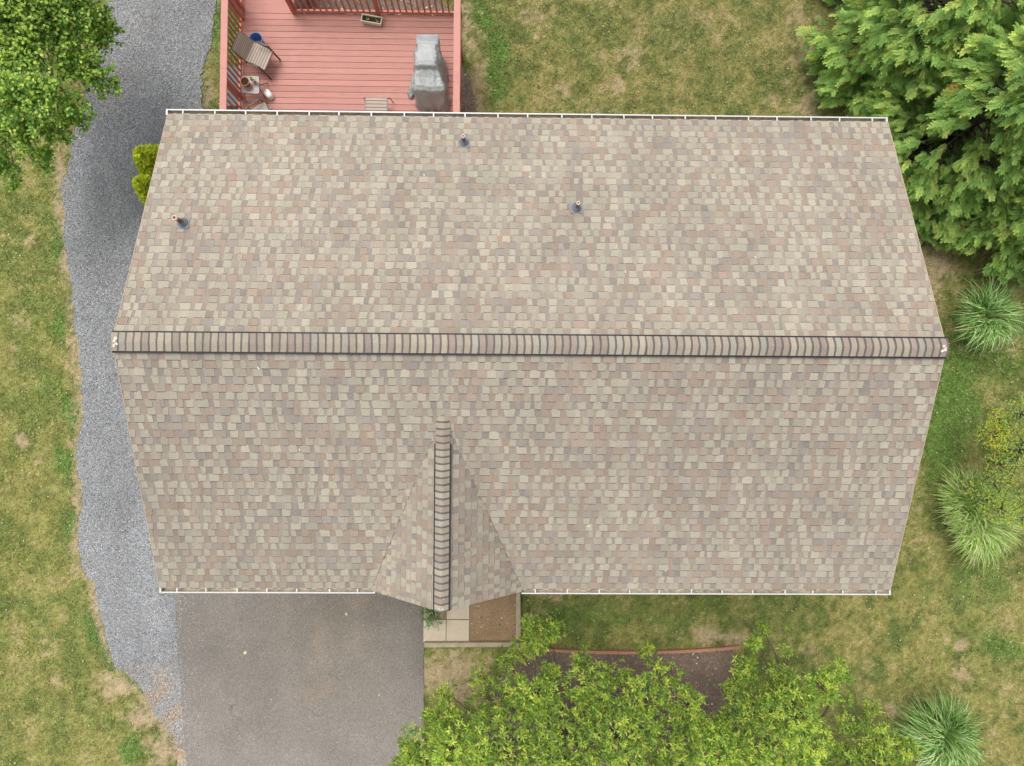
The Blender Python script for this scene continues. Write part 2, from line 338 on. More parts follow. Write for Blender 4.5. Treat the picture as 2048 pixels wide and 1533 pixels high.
def ground_col(x, y):
    P = to_px(np.stack([x, y, np.zeros_like(x)], 1)); u, v = P[:, 0], P[:, 1]
    wu = (fbm(x, y, 1.7, 3, 21)-0.5)*70; wv = (fbm(x, y, 1.7, 3, 27)-0.5)*70
    ew = np.interp(v, [p[1] for p in GRAV_L], [p[0] for p in GRAV_L]); strip = np.exp(-((u+wu*.35-ew+4)/13)**2)*(u < ew+30)*ss(230, 330, v)*(.55+.9*(fbm(x, y, 1.1, 3, 77)-.3))
    def blobs(L):
        r = np.zeros_like(x)
        for bx, by, rx, ry, wt in L:
            d = ((u+wu*min(1, rx/40)-bx)/rx)**2 + ((v+wv*min(1, ry/40)-by)/ry)**2; r = np.maximum(r, wt*np.exp(-d*0.8))
        return r
    n1 = fbm(x, y, 0.55, 4, 31); n2 = fbm(x, y, 1.9, 4, 41); n3 = fbm(x, y, 6.0, 3, 51); n4 = fbm(x, y, 16.0, 2, 61)
    west = ss(420, 250, u); north = ss(300, 200, v)*ss(900, 960, u); se = ss(1500, 1700, u)*ss(1100, 1200, v)
    b = np.maximum(blobs(BARE), np.clip(strip, 0, 1)); l = blobs(LUSH)
    dry = np.clip(ss(0.36, 0.60, 0.35*n1+0.45*n2+.2*n3)*(0.72 + 0.28*north + 0.28*se) - 0.6*l, 0, 1)
    bare = np.clip(ss(0.25, 0.85, b*1.0 + (n3-0.5)*0.9 + (n4-0.5)*0.5) + ss(0.57, 0.74, 0.5*n2+0.3*n3+0.2*n4)*(0.5+0.45*north)*(1-l), 0, 1)
    green = np.array([0.245, 0.278, 0.082]); yel = np.array([0.385, 0.350, 0.120]); lush = np.array([0.145, 0.265, 0.055]); tan = np.array([0.54, 0.41, 0.265]); brown = np.array([0.36, 0.265, 0.16])
    drk = np.array([0.125, 0.175, 0.046])
    c = green[None]*np.ones((len(x), 1)); mixc = lambda c, k, t: c*(1-k[:, None]) + t[None]*k[:, None]
    c = mixc(c, dry*0.85, yel); c = mixc(c, ss(0.56, 0.34, .55*n3+.45*n2)*0.72*(1-0.5*west), drk)
    c = mixc(c, ss(0.25, 0.7, l+(n3-0.5)*0.5)*0.85, lush)
    c = mixc(c, bare*0.8, tan); c = mixc(c, bare*ss(0.5, 0.7, n4)*0.5, brown)
    c = mixc(c, north*.12*(1-l), np.array([0.36, 0.285, 0.15]))
    c = c*(0.60+0.80*n4[:, None]); c = c*(1+0.10*west[:, None])*(1-.08*north[:, None])
    return np.clip(c, 0.004, 0.8), bare
xs = np.concatenate([[-400,-200,-100,-70,-60], np.arange(-50, -15.1, .45), np.arange(-15, 15.01, 0.085), np.arange(15.4, 50, .45), [60,70,100,200,400]])
ys = np.concatenate([[-400,-200,-100,-70,-60], np.arange(-50, -12.1, .45), np.arange(-12, 11.01, 0.085), np.arange(11.4, 50, .45), [60,70,100,200,400]])
GX, GY = np.meshgrid(xs, ys, indexing='ij'); gx, gy = GX.ravel(), GY.ravel()
gc, _ = ground_col(gx, gy)
nx, ny = len(xs), len(ys); ii = (np.arange(nx-1)[:, None]*ny + np.arange(ny-1)[None]).ravel()
inner = (np.abs(gx) < 14.9) & (np.abs(gy) < 10.9)
gz = np.where(inner, (fbm(gx, gy, 1.5, 3, 71)-0.5)*0.03 - 0.015, -0.015)
mesh('ground', np.stack([gx, gy, gz], 1), np.stack([ii, ii+ny, ii+ny+1, ii+1], 1), M_LAWN, col=gc, smooth=True)['kind'] = 'structure'

def fill_sheet(name, poly, z, mat, colf, cell=0.12):
    """irregular outline filled with a grid so that wear and stains can vary over it"""
    me = bpy.data.meshes.new(name); pa = np.array(poly)
    x0, y0 = pa.min(0); x1, y1 = pa.max(0); x0 = max(x0, -20); x1 = min(x1, 20); y0 = max(y0, -30); y1 = min(y1, 40)
    import bmesh
    bm = bmesh.new(); vs = [bm.verts.new((x, y, z)) for x, y in poly]; bm.faces.new(vs)
    for k in np.arange(x0, x1, cell*4): bmesh.ops.bisect_plane(bm, geom=bm.verts[:]+bm.edges[:]+bm.faces[:], plane_co=(k, 0, 0), plane_no=(1, 0, 0))
    for k in np.arange(max(y0, -12), min(y1, 12), cell*4): bmesh.ops.bisect_plane(bm, geom=bm.verts[:]+bm.edges[:]+bm.faces[:], plane_co=(0, k, 0), plane_no=(0, 1, 0))
    bmesh.ops.triangulate(bm, faces=bm.faces[:])
    bm.to_mesh(me); bm.free()
    V = np.array([v.co[:] for v in me.vertices]); c = colf(V[:, 0], V[:, 1])
    ca = me.color_attributes.new('Col', 'FLOAT_COLOR', 'POINT'); c4 = np.ones((len(V), 4), np.float32); c4[:, :3] = c; ca.data.foreach_set('color', c4.ravel())
    me.materials.append(mat); o = bpy.data.objects.new(name, me); COL.objects.link(o); o['kind'] = 'structure'; return o
def wob(x, y): return (fbm(x, y, .5, 3, 88)-.5)*60
def grav_col(x, y):
    P = to_px(np.stack([x, y, np.zeros_like(x)], 1)); u, v = P[:, 0], P[:, 1]
    n = fbm(x, y, 1.5, 4, 81); n2 = fbm(x, y, 4, 3, 82)
    k = 0.80 + 0.38*n; c = np.stack([k*.98, k*1.0, k*1.005], 1)
    e0 = np.interp(v, [p[1] for p in GRAV_L], [p[0] for p in GRAV_L]); tr = np.exp(-((u-e0-75+wob(x, y))/20)**2) + np.exp(-((u-e0-165+wob(x, y))/22)**2); c = c*(1-.14*np.clip(tr, 0, 1)*(.5+n2))[:, None]
    rust = (ss(.56, .72, fbm(x*2.2, y*.5, 1.6, 4, 87))*ss(700, 250, v)*.35)[:, None]; c = c*(1-rust) + np.array([1.25, .95, .72])[None]*rust*1.0
    south = ss(500, 1100, v)[:, None]; c = c*(1.24+0.12*south)
    br = np.clip(ss(0.5, 0.64, n2)*ss(330, 200, u)*0.0 + ss(1300, 1400, v + (n-0.5)*120)*ss(0.40, 0.50, n2) + ss(0.60, 0.7, n2)*0.4*ss(260, 150, v), 0, 1)[:, None]
    return c*(1-br) + np.array([1.75, 1.28, 0.80])[None]*br
fill_sheet('gravel_drive', POLY_GRAV, 0.012, M_GRAV, grav_col)
def asph_col(x, y):
    P = to_px(np.stack([x, y, np.zeros_like(x)], 1)); u, v = P[:, 0], P[:, 1]
    n = fbm(x, y, 0.8, 4, 91); uu = u + (fbm(x, y, 1.5, 3, 92)-0.5)*50; vv = v + (fbm(x, y, 1.5, 3, 93)-0.5)*50
    def g(cx, cy, rx, ry): return np.exp(-(((uu-cx)/rx)**2 + ((vv-cy)/ry)**2))
    t = 0.6*g(640,1270,35,80) + 0.85*g(738,1320,16,55) + 0.7*g(670,1378,75,11) + .35*g(560,1230,30,50) + 0.5*g(700,1212,80,18) + .5*g(715,1250,14,80)
    t = np.clip(t*1.35, 0, 1)[:, None]; k = (1.16 + 0.25*(n-0.5) + 0.22*ss(1300, 1500, v) - 0.10*g(530,1200,60,40))[:, None]
    k = k - 0.2*(np.exp(-((u-842)/16)**2)*ss(1420, 1330, v))[:, None]
    c = np.array([0.83, 0.80, 0.755])[None]*k
    return c*(1-t) + np.array([1.22, 1.10, .92])[None]*t
fill_sheet('asphalt_driveway', POLY_ASPH, 0.018, M_ASPH, asph_col)
for nm, pl, mt, z in (('mulch_bed', POLY_BED, M_MULCH, 0.010), ('entry_bed', POLY_ENT, M_SOIL, 0.024), ('deck_mulch', POLY_MULN, M_MULCH, 0.010), ('side_mulch', POLY_MULR, M_MULCH, 0.010)):
    fill_sheet(nm, pl, z, mt, lambda x, y: np.ones((len(x), 3)))

# loose stones, chips and grass over the sheets
def scatter(n, x0, x1, y0, y1, test):
    x = RNG.uniform(x0, x1, n); y = RNG.uniform(y0, y1, n); k = test(x, y); return x[k], y[k]
def pebbles(name, x, y, z, r0, r1, cols, mat, flat=0.6):
    n = len(x); r = RNG.uniform(r0, r1, n); a_ = RNG.uniform(0, 6.28, n)
    V = np.zeros((n, 5, 3))
    for k in range(4):
        rr = r*RNG.uniform(0.7, 1.25, n); V[:, k, 0] = x + rr*np.cos(a_+k*1.571); V[:, k, 1] = y + rr*np.sin(a_+k*1.571); V[:, k, 2] = z + r*RNG.uniform(-0.05, 0.2, n)
    V[:, 4, 0] = x + r*RNG.uniform(-.3, .3, n); V[:, 4, 1] = y + r*RNG.uniform(-.3, .3, n); V[:, 4, 2] = z + r*flat
    b = (np.arange(n)*5)[:, None]
    F = np.concatenate([b + np.array([[k, (k+1) % 4, 4]]) for k in range(4)], 0)
    o = mesh(name, V.reshape(-1, 3), F, mat, col=np.repeat(cols, 5, 0)); o['kind'] = 'stuff'; return o
ga = np.array(POLY_GRAV)
x, y = scatter(170000, -12.8, -6.2, -10.2, 9.9, lambda x, y: inpoly(x, y, POLY_GRAV) | (inpoly(x+.25*RNG.normal(0, 1, len(x)), y+.2*RNG.normal(0, 1, len(x)), POLY_GRAV) & (RNG.random(len(x)) < .45)))
k = RNG.uniform(0.09, 0.38, len(x))*(.88+.2*ss(-1, -7, y))*(.78+.44*fbm(x, y, 1.2, 4, 83)); k = np.where(RNG.random(len(x)) < 0.02, RNG.uniform(0.45, 0.8, len(x)), k*(1.18+.16*ss(1, 6, y)))  # pebble colour lightened northwards to offset the shadow falling there
pebbles('gravel', x, y, 0.019, 0.008, 0.0165, np.stack([k*0.985, k, k*1.02], 1)*np.where(RNG.random((len(x), 1)) < 0.12, np.array([[1.2, 0.95, 0.7]]), 1.0), M_STONE)
x, y = scatter(16000, -6.2, 5.2, -11, 10, lambda x, y: inpoly(x, y, POLY_BED) | inpoly(x, y, POLY_MULN) | inpoly(x, y, POLY_MULR) | inpoly(x, y, POLY_ENT) & (RNG.random(len(x)) < .6))
k = RNG.uniform(0.08, 0.42, len(x)); k = np.where(RNG.random(len(x)) < 0.06, 0.65, k)
pebbles('bark_chips', x, y, 0.026, 0.012, 0.03, np.stack([k*1.1, k*0.85, k*0.62], 1), M_CHIP, 0.4)
x, y = scatter(2600, -9.2, -2.5, -11, -4.3, lambda x, y: inpoly(x, y, POLY_ASPH) & (RNG.random(len(x)) < .25+.75*(x < -8.2)))
k = RNG.uniform(.25, .6, len(x)); pebbles('stray_stones', x, y, .02, .005, .012, np.stack([k, k*.97, k*.9], 1), M_STONE)
x, y = scatter(5200, -14, 14, -11, 10, lambda x, y: ~(inpoly(x, y, POLY_GRAV) | inpoly(x, y, POLY_ASPH) | inpoly(x, y, POLY_ENT)))
k = RNG.uniform(.5, 1.2, (len(x), 1)); pebbles('leaf_litter', x, y, .035, .008, .022, k*np.where(RNG.random((len(x), 1)) < .4, np.array([[.45, .30, .15]]), np.array([[.55, .50, .22]])), M_CHIP, .2)
HOUSE = [(-6.7, -4.2), (6.7, -4.2), (6.7, 4.2), (-6.7, 4.2)]
def lawn_ok(x, y): return ~((inpoly(x+RNG.normal(0, .13, len(x)), y+RNG.normal(0, .13, len(x)), POLY_GRAV) & (RNG.random(len(x)) < .985)) | inpoly(x, y, POLY_ASPH) | inpoly(x, y, POLY_ENT) | inpoly(x, y, POLY_BED) | inpoly(x, y, POLY_MULN) | inpoly(x, y, POLY_MULR) | inpoly(x, y, HOUSE))
x, y = scatter(430000, -14.6, 14.2, -11.4, 10.4, lambda x, y: lawn_ok(x, y) & ~((np.abs(x) < 6) & (np.abs(y) < 4.4)))
gcol, bare = ground_col(x, y); kp = (RNG.random(len(x)) > bare*0.85); x, y, gcol = x[kp], y[kp], gcol[kp]; n = len(x)
lush = np.clip((gcol[:, 1]-gcol[:, 0])*14, 0, 1)
L = RNG.uniform(0.04, 0.11, n); W_ = RNG.uniform(0.004, 0.010, n)*(1+0.8*lush); a_ = RNG.uniform(0, 6.283, n); tl = RNG.uniform(0.3, 1.25, n)
dx, dy = np.cos(a_), np.sin(a_); V = np.zeros((n, 3, 3))
V[:, 0] = np.stack([x-dy*W_, y+dx*W_, np.full(n, -0.01)], 1); V[:, 1] = np.stack([x+dy*W_, y-dx*W_, np.full(n, -0.01)], 1)
V[:, 2] = np.stack([x+dx*L*np.sin(tl), y+dy*L*np.sin(tl), 0.008+L*np.cos(tl)*0.7], 1)
br = RNG.uniform(0.6, 1.6, (n, 1)); straw = (RNG.random((n, 1)) < 0.16); cc = gcol*br; cc = np.where(straw, np.array([[0.34, 0.27, 0.13]])*br*0.8, cc)
kl = RNG.random(n) < lush*.09; xc_, yc_, nc_ = x[kl], y[kl], int(kl.sum())
pebbles('clover', xc_, yc_, .03, .010, .022, np.where(RNG.random((nc_, 1)) < .10, np.array([[.75, .75, .65]]), np.array([[.15, .33, .06]])*RNG.uniform(.7, 1.4, (nc_, 1))), M_BLADE, .5)
o = mesh('grass', V.reshape(-1, 3), np.arange(n*3).reshape(-1, 3), M_BLADE, col=np.repeat(cc, 3, 0)); o['kind'] = 'stuff'

# ---------------------------------------------------------------- house
HX, HD, ZE, HR = 7.0, 4.548, 5.2, 1.786
GXC, GH, GR, GYF = -1.534, 1.425, 1.32, -4.60
house = empty('house', (0, 0, 0), 'ranch house with a brown and tan shingle gable roof, seen from straight above', 'house')
HI = np.array([(0.375, 0.345, 0.275), (0.34, 0.31, 0.25), (0.315, 0.235, 0.185), (0.265, 0.235, 0.215), (0.33, 0.285, 0.235)]); HW = np.array([.44, .20, .15, .08, .13])
LO = np.array([(0.29, 0.245, 0.205), (0.275, 0.222, 0.182), (0.295, 0.215, 0.168), (0.235, 0.205, 0.19), (0.335, 0.30, 0.245)]); LW = np.array([.42, .20, .13, .17, .08])
SM = HI.mean(0)*.5+LO.mean(0)*.5; HI = (SM+(HI-SM)*.70)*np.array([1.10, 1.115, 1.10]); LO = (SM+(LO-SM)*.68)*np.array([1.08, 1.095, 1.08])
def shingles(V, F, C, O, u, dn, nrm, u0f, u1f, slope_len, expo=0.143):
    O, u, dn, nrm = [np.array(q, float) for q in (O, u, dn, nrm)]
    nc = int(math.ceil(slope_len/expo)); prev = None
    for r in range(nc):
        s0 = slope_len - (r+1)*expo; s1 = slope_len - r*expo
        if s1 < 0.04: break
        s0 = max(s0, 0.0)
        a0, a1, b0, b1 = u0f(s0), u0f(s1), u1f(s0), u1f(s1)
        lo, hi = min(a0, a1), max(b0, b1); x_ = lo - random.uniform(0, 0.2); high = random.random() < 0.5; cuts = []
        while x_ < hi:
            w_ = random.choice((0.085, 0.105, 0.12, 0.135, 0.15, 0.18) if high else (0.05, 0.075, 0.09, 0.11, 0.13)); sk = random.uniform(-0.013, 0.013)
            cuts.append((x_, sk, high)); x_ += w_; high = not high if random.random() < 0.93 else high
        cuts.append((x_, 0, False)); panel = random.uniform(0.96, 1.05); nxt = lo + random.uniform(0.3, 1.0)
        for i in range(len(cuts)-1):
            xa, ska, hg = cuts[i]; xb, skb, _ = cuts[i+1]
            if xa > nxt: panel = random.uniform(0.96, 1.05); nxt += 1.0
            q = [max(xa-ska, a0), max(xa+ska, a1), min(xb+skb, b1), min(xb-skb, b0)]   # top-left, bottom-left, bottom-right, top-right
            if q[3] - q[0] <= 0.003 and q[2] - q[1] <= 0.003: continue
            q[3] = max(q[3], q[0]); q[2] = max(q[2], q[1])
            t1 = 0.0095 if hg else 0.0045; t0 = t1 - 0.004; t1 += random.uniform(0, 0.0012)
            pts = [O+u*q[0]+dn*s0+nrm*t0, O+u*q[1]+dn*s1+nrm*t1, O+u*q[2]+dn*s1+nrm*t1, O+u*q[3]+dn*s0+nrm*t0]
            low = [p - nrm*(t1+0.006) for p in pts]; n = len(V); V += pts + low
            F += [(n, n+1, n+2, n+3), (n+1, n+5, n+6, n+2), (n, n+4, n+5, n+1), (n+3, n+2, n+6, n+7)]
            c = (HI[RNG.choice(5, p=HW)] if hg else LO[RNG.choice(5, p=LW)])*random.uniform(0.93, 1.07)*panel
            if hg and random.random() < .3: c = c*1.04
            C += [c]*4 + [c*0.75]*4
            if hg:                      # contact shadow below the thick tab, painted as a dark strip
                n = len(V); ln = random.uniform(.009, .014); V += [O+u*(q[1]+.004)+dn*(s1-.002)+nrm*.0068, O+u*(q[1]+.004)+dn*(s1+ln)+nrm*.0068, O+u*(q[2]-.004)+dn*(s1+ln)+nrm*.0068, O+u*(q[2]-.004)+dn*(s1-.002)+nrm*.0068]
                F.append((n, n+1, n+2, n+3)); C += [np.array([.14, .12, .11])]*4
ths = math.atan2(HR, HD); SLn = math.hypot(HR, HD)
V, F, C = [], [], []
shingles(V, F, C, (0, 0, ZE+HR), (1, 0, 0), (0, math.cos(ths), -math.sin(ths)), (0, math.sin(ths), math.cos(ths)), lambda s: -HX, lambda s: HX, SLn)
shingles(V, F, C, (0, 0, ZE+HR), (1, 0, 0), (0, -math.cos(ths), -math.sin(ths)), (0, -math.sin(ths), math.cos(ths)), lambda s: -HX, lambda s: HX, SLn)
# front gable: valley runs where its slope meets the main slope
thg = math.atan2(GR, GH); SLg = math.hypot(GR, GH)
def vy(s): z = ZE + GR - s*math.sin(thg); return -(HD - (z-ZE)*HD/HR)
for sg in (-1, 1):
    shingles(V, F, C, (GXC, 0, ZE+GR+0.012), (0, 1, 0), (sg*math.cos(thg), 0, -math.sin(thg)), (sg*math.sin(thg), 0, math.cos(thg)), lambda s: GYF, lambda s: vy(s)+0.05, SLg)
V = np.array(V); F4 = np.array(F)
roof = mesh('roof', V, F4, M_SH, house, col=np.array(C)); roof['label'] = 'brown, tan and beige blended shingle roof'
# roof deck, fascia, soffit
def slab(P, th):
    P = [np.array(p, float) for p in P]; n = np.cross(P[1]-P[0], P[2]-P[0]); n /= np.linalg.norm(n); n = n if n[2] > 0 else -n
    k = len(P); Q = [p - n*0.004 for p in P] + [p - n*th for p in P]
    return Q, [tuple(range(k)), tuple(range(2*k-1, k-1, -1))] + [(i, (i+1) % k, (i+1) % k + k, i+k) for i in range(k)]
m = MB(); m.add(*slab([(-HX+.01, 0, ZE+HR), (HX-.01, 0, ZE+HR), (HX-.01, HD-.01, ZE), (-HX+.01, HD-.01, ZE)], 0.02)); m.add(*slab([(-HX+.01, 0, ZE+HR), (-HX+.01, -HD+.01, ZE), (HX-.01, -HD+.01, ZE), (HX-.01, 0, ZE+HR)], 0.02))
for sg in (-1, 1):
    m.add(*slab([(GXC, GYF+.01, ZE+GR), (GXC+sg*GH, GYF+.01, ZE), (GXC+sg*GH, -HD+.02, ZE), (GXC, vy(0), ZE+GR)], 0.02))
m.build('roof_deck', M_TIMBER, house)
m = MB()
for sx in (-1, 1):
    for sy in (-1, 1): MB().bar((sx*(HX-0.012), 0, ZE+HR-0.115), (sx*(HX-0.012), sy*(HD-.02), ZE-0.115), 0.02, 0.17).build('rake_board', M_WHITE, house)
m = MB()
M_DRIP = simple('almond_drip_edge', (0.46, 0.36, 0.26), 0.5)
for sx in (-1, 1):
    for sy in (-1, 1): MB().bar((sx*(HX+0.006), sy*0.13, ZE+HR-0.052), (sx*(HX+0.006), sy*(HD-.01), ZE-0.004), 0.012, 0.03).build('drip_edge', M_DRIP, house)
for sy in (-1, 1):
    MB().box((0, sy*(HD-0.03), ZE-0.11), (2*HX-0.06, 0.02, 0.15)).build('fascia', M_WHITE, house)
    MB().box((0, sy*(HD-0.20), ZE-0.19), (2*HX-0.08, 0.30, 0.012)).build('soffit', M_WHITE, house)
# walls
m = MB(); wx, wy = 6.7, 4.2
m.add([(-wx,-wy,0.6),(wx,-wy,0.6),(wx,wy,0.6),(-wx,wy,0.6),(-wx,-wy,ZE-0.05),(wx,-wy,ZE-0.05),(wx,wy,ZE-0.05),(-wx,wy,ZE-0.05),(-wx,0,ZE+HR-0.2),(wx,0,ZE+HR-0.2)],
      [(0,1,5,4),(2,3,7,6),(1,2,6,9,5),(3,0,4,8,7)])
m.add([(GXC-GH+.12,-wy-.02,ZE-.02),(GXC+GH-.12,-wy-.02,ZE-.02),(GXC,-wy-.02,ZE+GR-.13)], [(0,1,2)])
for k in range(46): m.box((0, 0, 0.62+0.1*k), (2*wx+0.012, 2*wy+0.012, 0.012)) if 0.62+0.1*k < ZE-0.2 else None
m.build('wall', M_SIDING, house)
MB().box((0, 0, 0.29), (2*wx-0.03, 2*wy-0.03, 0.6)).build('foundation', M_FOUND, house)
def window(x, y, z, w_, h_, nrm):                     # nrm: (0,-1),(0,1),(1,0),(-1,0)
    t = (-nrm[1], nrm[0]); r = math.atan2(t[1], t[0]); m = MB(); c = np.array([x+nrm[0]*0.03, y+nrm[1]*0.03, z])
    for s in (-1, 1): m.box(c+np.array([t[0]*s*w_/2, t[1]*s*w_/2, 0]), (0.08, 0.06, h_+0.16), r)
    for s in (-1, 1): m.box(c+np.array([0, 0, s*h_/2]), (w_-0.08, 0.056, 0.08), r)
    m.box(c, (w_-0.08, 0.05, 0.04), r); f = m.build('window', M_WHITE, house)
    MB().box(c-np.array([nrm[0]*.015, nrm[1]*.015, 0]), (w_-0.08, 0.02, h_-0.08), r).build('pane', M_GLASS, f)
for xx in (1.6, 4.6): window(xx, -wy, 3.8, 1.5, 1.2, (0, -1)); window(xx, -wy, 1.5, 1.2, 0.8, (0, -1))
for xx in (-5.4, -3.6): window(xx, -wy, 3.8, 1.0, 1.2, (0, -1))
for xx in (1.2, 3.4, 5.4): window(xx, wy, 3.8, 1.1, 1.1, (0, 1))
for yy in (-2.2, 2.2): window(wx, yy, 3.8, 0.9, 1.2, (1, 0)); window(-wx, yy, 3.8, 0.9, 1.2, (-1, 0))
g = MB().box((-4.7, -wy-0.03, 1.15), (3.6, 0.06, 2.25))
for i in range(4):
    for j in range(4): g.box((-6.02+0.88*i, -wy-0.065, 0.35+0.53*j), (0.74, 0.02, 0.38))
g.build('garage_door', M_WHITE, house)
d = MB().box((GXC, -wy-0.03, 1.35), (0.95, 0.07, 2.1)).build('door', M_RED, house); MB().box((GXC+.38, -wy-0.085, 1.3), (0.04, 0.05, 0.12)).build('handle', M_BLACK, d)
d = MB().box((-4.2, wy+0.03, 3.05), (1.8, 0.06, 2.05)).build('patio_door', M_WHITE, house); MB().box((-4.62, wy+0.066, 3.05), (0.72, 0.012, 1.85)).box((-3.78, wy+0.066, 3.05), (0.72, 0.012, 1.85)).build('pane', M_GLASS, d)

for sg in (-1, 1):
    MB().bar((GXC+sg*.06, vy(0.07)+.0, ZE+GR-.045), (GXC+sg*(GH-.01), -HD+.05, ZE+.028), 0.016, 0.010).build('valley_seam', simple('dark_valley_seam', (.20, .175, .155), .9, .4, 30) if 'dark_valley_seam' not in bpy.data.materials else bpy.data.materials['dark_valley_seam'], house)
# ridge caps over a black ridge vent
def ridge(p0, p1, half, slope, lift, expo, seed, black_from, parent):
    p0, p1 = np.array(p0, float), np.array(p1, float); L = np.linalg.norm(p1-p0); d = (p1-p0)/L; sd_ = np.array([-d[1], d[0], 0.0]); rn = random.Random(seed)
    V, F, C = [], [], []; n = int(L/expo); ex = L/n; prof = [-1, -0.85, -0.55, -0.25, 0, 0.25, 0.55, 0.85, 1]
    def P(s, a_, up, bow=0): 
        h = -slope*half*(math.sqrt(a_*a_+0.03)-math.sqrt(.03)); return p0 + d*(s + bow*(1-a_*a_)) + sd_*half*a_*0.99 + np.array([0, 0, h+up])
    for i in range(n):
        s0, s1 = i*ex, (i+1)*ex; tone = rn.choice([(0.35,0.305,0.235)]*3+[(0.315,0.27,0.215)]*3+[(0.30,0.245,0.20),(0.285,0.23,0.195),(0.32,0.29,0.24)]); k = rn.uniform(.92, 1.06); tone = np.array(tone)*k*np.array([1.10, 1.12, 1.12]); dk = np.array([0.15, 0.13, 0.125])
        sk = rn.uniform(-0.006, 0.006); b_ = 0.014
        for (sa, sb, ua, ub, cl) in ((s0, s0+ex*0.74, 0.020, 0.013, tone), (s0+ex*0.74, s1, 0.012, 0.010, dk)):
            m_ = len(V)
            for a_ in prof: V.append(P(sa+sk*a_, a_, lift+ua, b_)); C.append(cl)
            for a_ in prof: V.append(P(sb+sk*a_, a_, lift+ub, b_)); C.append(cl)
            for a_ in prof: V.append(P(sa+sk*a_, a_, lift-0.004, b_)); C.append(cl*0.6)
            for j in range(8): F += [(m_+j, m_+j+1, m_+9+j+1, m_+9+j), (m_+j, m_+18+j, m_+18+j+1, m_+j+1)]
    o = mesh('ridge_cap', np.array(V), np.array(F), M_SH, parent, col=np.array(C))
    for s in (-1, 1):
        m = MB(); a0 = p0 + d*black_from; z = -slope*half*(math.sqrt(1.03)-math.sqrt(.03)) + lift*0.5 - 0.012
        m.bar(a0 + sd_*s*half*1.03 + np.array([0, 0, z]), p1 + sd_*s*half*1.03 + np.array([0, 0, z]), 0.040, lift+0.020)
        m.build('ridge_vent', M_BLACK, parent)
    return o
ridge((-HX-0.02, 0, ZE+HR+0.02), (HX+0.02, 0, ZE+HR+0.02), 0.158, HR/HD*0.8, 0.014, 0.127, 5, 0.0, house)
ridge((GXC, vy(0)-0.02, ZE+GR+0.0), (GXC, GYF-0.0, ZE+GR+0.0), 0.125, GR/GH*0.8, 0.018, 0.118, 6, 0.50, house)
# weathered white sealant at the ridge ends
M_SEAL = simple('white_sealant', (0.66, 0.58, 0.48), 0.7, .2, 30)
def blotch(m, c, r, nrm, seed):
    rn = random.Random(seed); n = 12; nrm = np.array(nrm, float); nrm /= np.linalg.norm(nrm); u = np.cross(nrm, (0, 1, 0)); u /= np.linalg.norm(u); v = np.cross(nrm, u)
    m.add([np.array(c)+nrm*0.004] + [np.array(c) + r*rn.uniform(.4, 1.1)*(u*math.cos(6.283*k/n)+v*math.sin(6.283*k/n)) for k in range(n)], [(0, 1+k, 1+(k+1) % n) for k in range(n)])
for i, (bx, by) in enumerate([(-6.93, .05), (-6.95, .01), (-6.92, -.04), (-6.96, -.07), (6.93, .02), (6.96, -.03), (6.92, -.06)]):
    m = MB(); blotch(m, (bx, by, ZE+HR+0.060-abs(by)*0.22), 0.035, (0, by*2, 1), i); m.build('sealant', M_SEAL, house)
for i, (bx, by) in enumerate([(GXC+.03, GYF+.05), (GXC-.04, GYF+.06), (GXC+.04, GYF+.22)]):
    m = MB(); blotch(m, (bx, by, ZE+GR+0.042-abs(bx-GXC)*0.5), 0.016, ((bx-GXC), 0, 1), 20+i); m.build('sealant', M_SEAL, house)
# bits of debris on the shingles
M_DEB = simple('pale_debris', (0.7, 0.66, 0.55), 0.8)
for i, (px, py) in enumerate([(1060,354),(1178,1053),(848,350),(1332,1143),(1509,516),(517,737),(1420,610),(1250,545),(600,900)]):
    p = at(px, py, 6.0); zz = ZE+HR-abs(p[1])*HR/HD; p = at(px, py, zz); zz = ZE+HR-abs(p[1])*HR/HD
    MB().box((p[0], p[1], zz+0.02), (0.016, random.uniform(.02, .05), 0.008), random.uniform(0, 3)).build('debris', M_DEB, house)

# gutters with their hangers
def gutter(x0, x1, sy, ends):
    y0 = sy*HD; pr = [(0.0, -0.02), (0.0, -0.11), (0.075, -0.11), (0.098, -0.05), (0.098, -0.012), (0.112, -0.008), (0.112, -0.022)]
    prA = [(-0.012, -0.02), (-0.012, -0.112), (0.075, -0.115), (0.101, -0.05), (0.101, 0.0), (0.078, 0.0), (0.078, -0.006), (0.095, -0.006), (0.095, -0.05), (0.07, -0.107), (0.0, -0.106), (0.0, -0.02)]
    V = [(x_, y0+sy*(a_+0.004), ZE-0.012+b_) for x_ in (x0, x1) for a_, b_ in prA]; n = len(prA)
    F = [(i, (i+1) % n, (i+1) % n+n, i+n) for i in range(n)]
    mt = [0]*n; mt[8] = mt[9] = mt[10] = 1
    m = MB(); m.add(V, F)
    g = mesh('gutter', np.array(m.v), m.f, None, house, mats=[M_WHITE, M_GUTIN], midx=mt)
    m = MB()
    for xe in ends: MB().box((xe, y0+sy*0.05, ZE-0.066), (0.012, 0.108, 0.11)).box((xe, y0+sy*0.042, ZE-0.004), (0.034, 0.118, 0.012)).build('end_cap', M_WHITE, g)
    m = MB().box(((x0+x1)/2, y0+sy*0.012, ZE-0.022), (abs(x1-x0)-0.03, 0.014, 0.008)).build('drip_edge', simple('cream_drip_edge', (0.62, 0.54, 0.40), .5), g)
    k = int(round(abs(x1-x0)/0.6))
    for i in range(k):
        xh = x0 + (i+0.5+random.uniform(-.06, .06))*(x1-x0)/k
        MB().box((xh, y0+sy*0.038, ZE-0.003), (0.024, 0.078, 0.01)).build('gutter_hanger', M_WHITE, g)
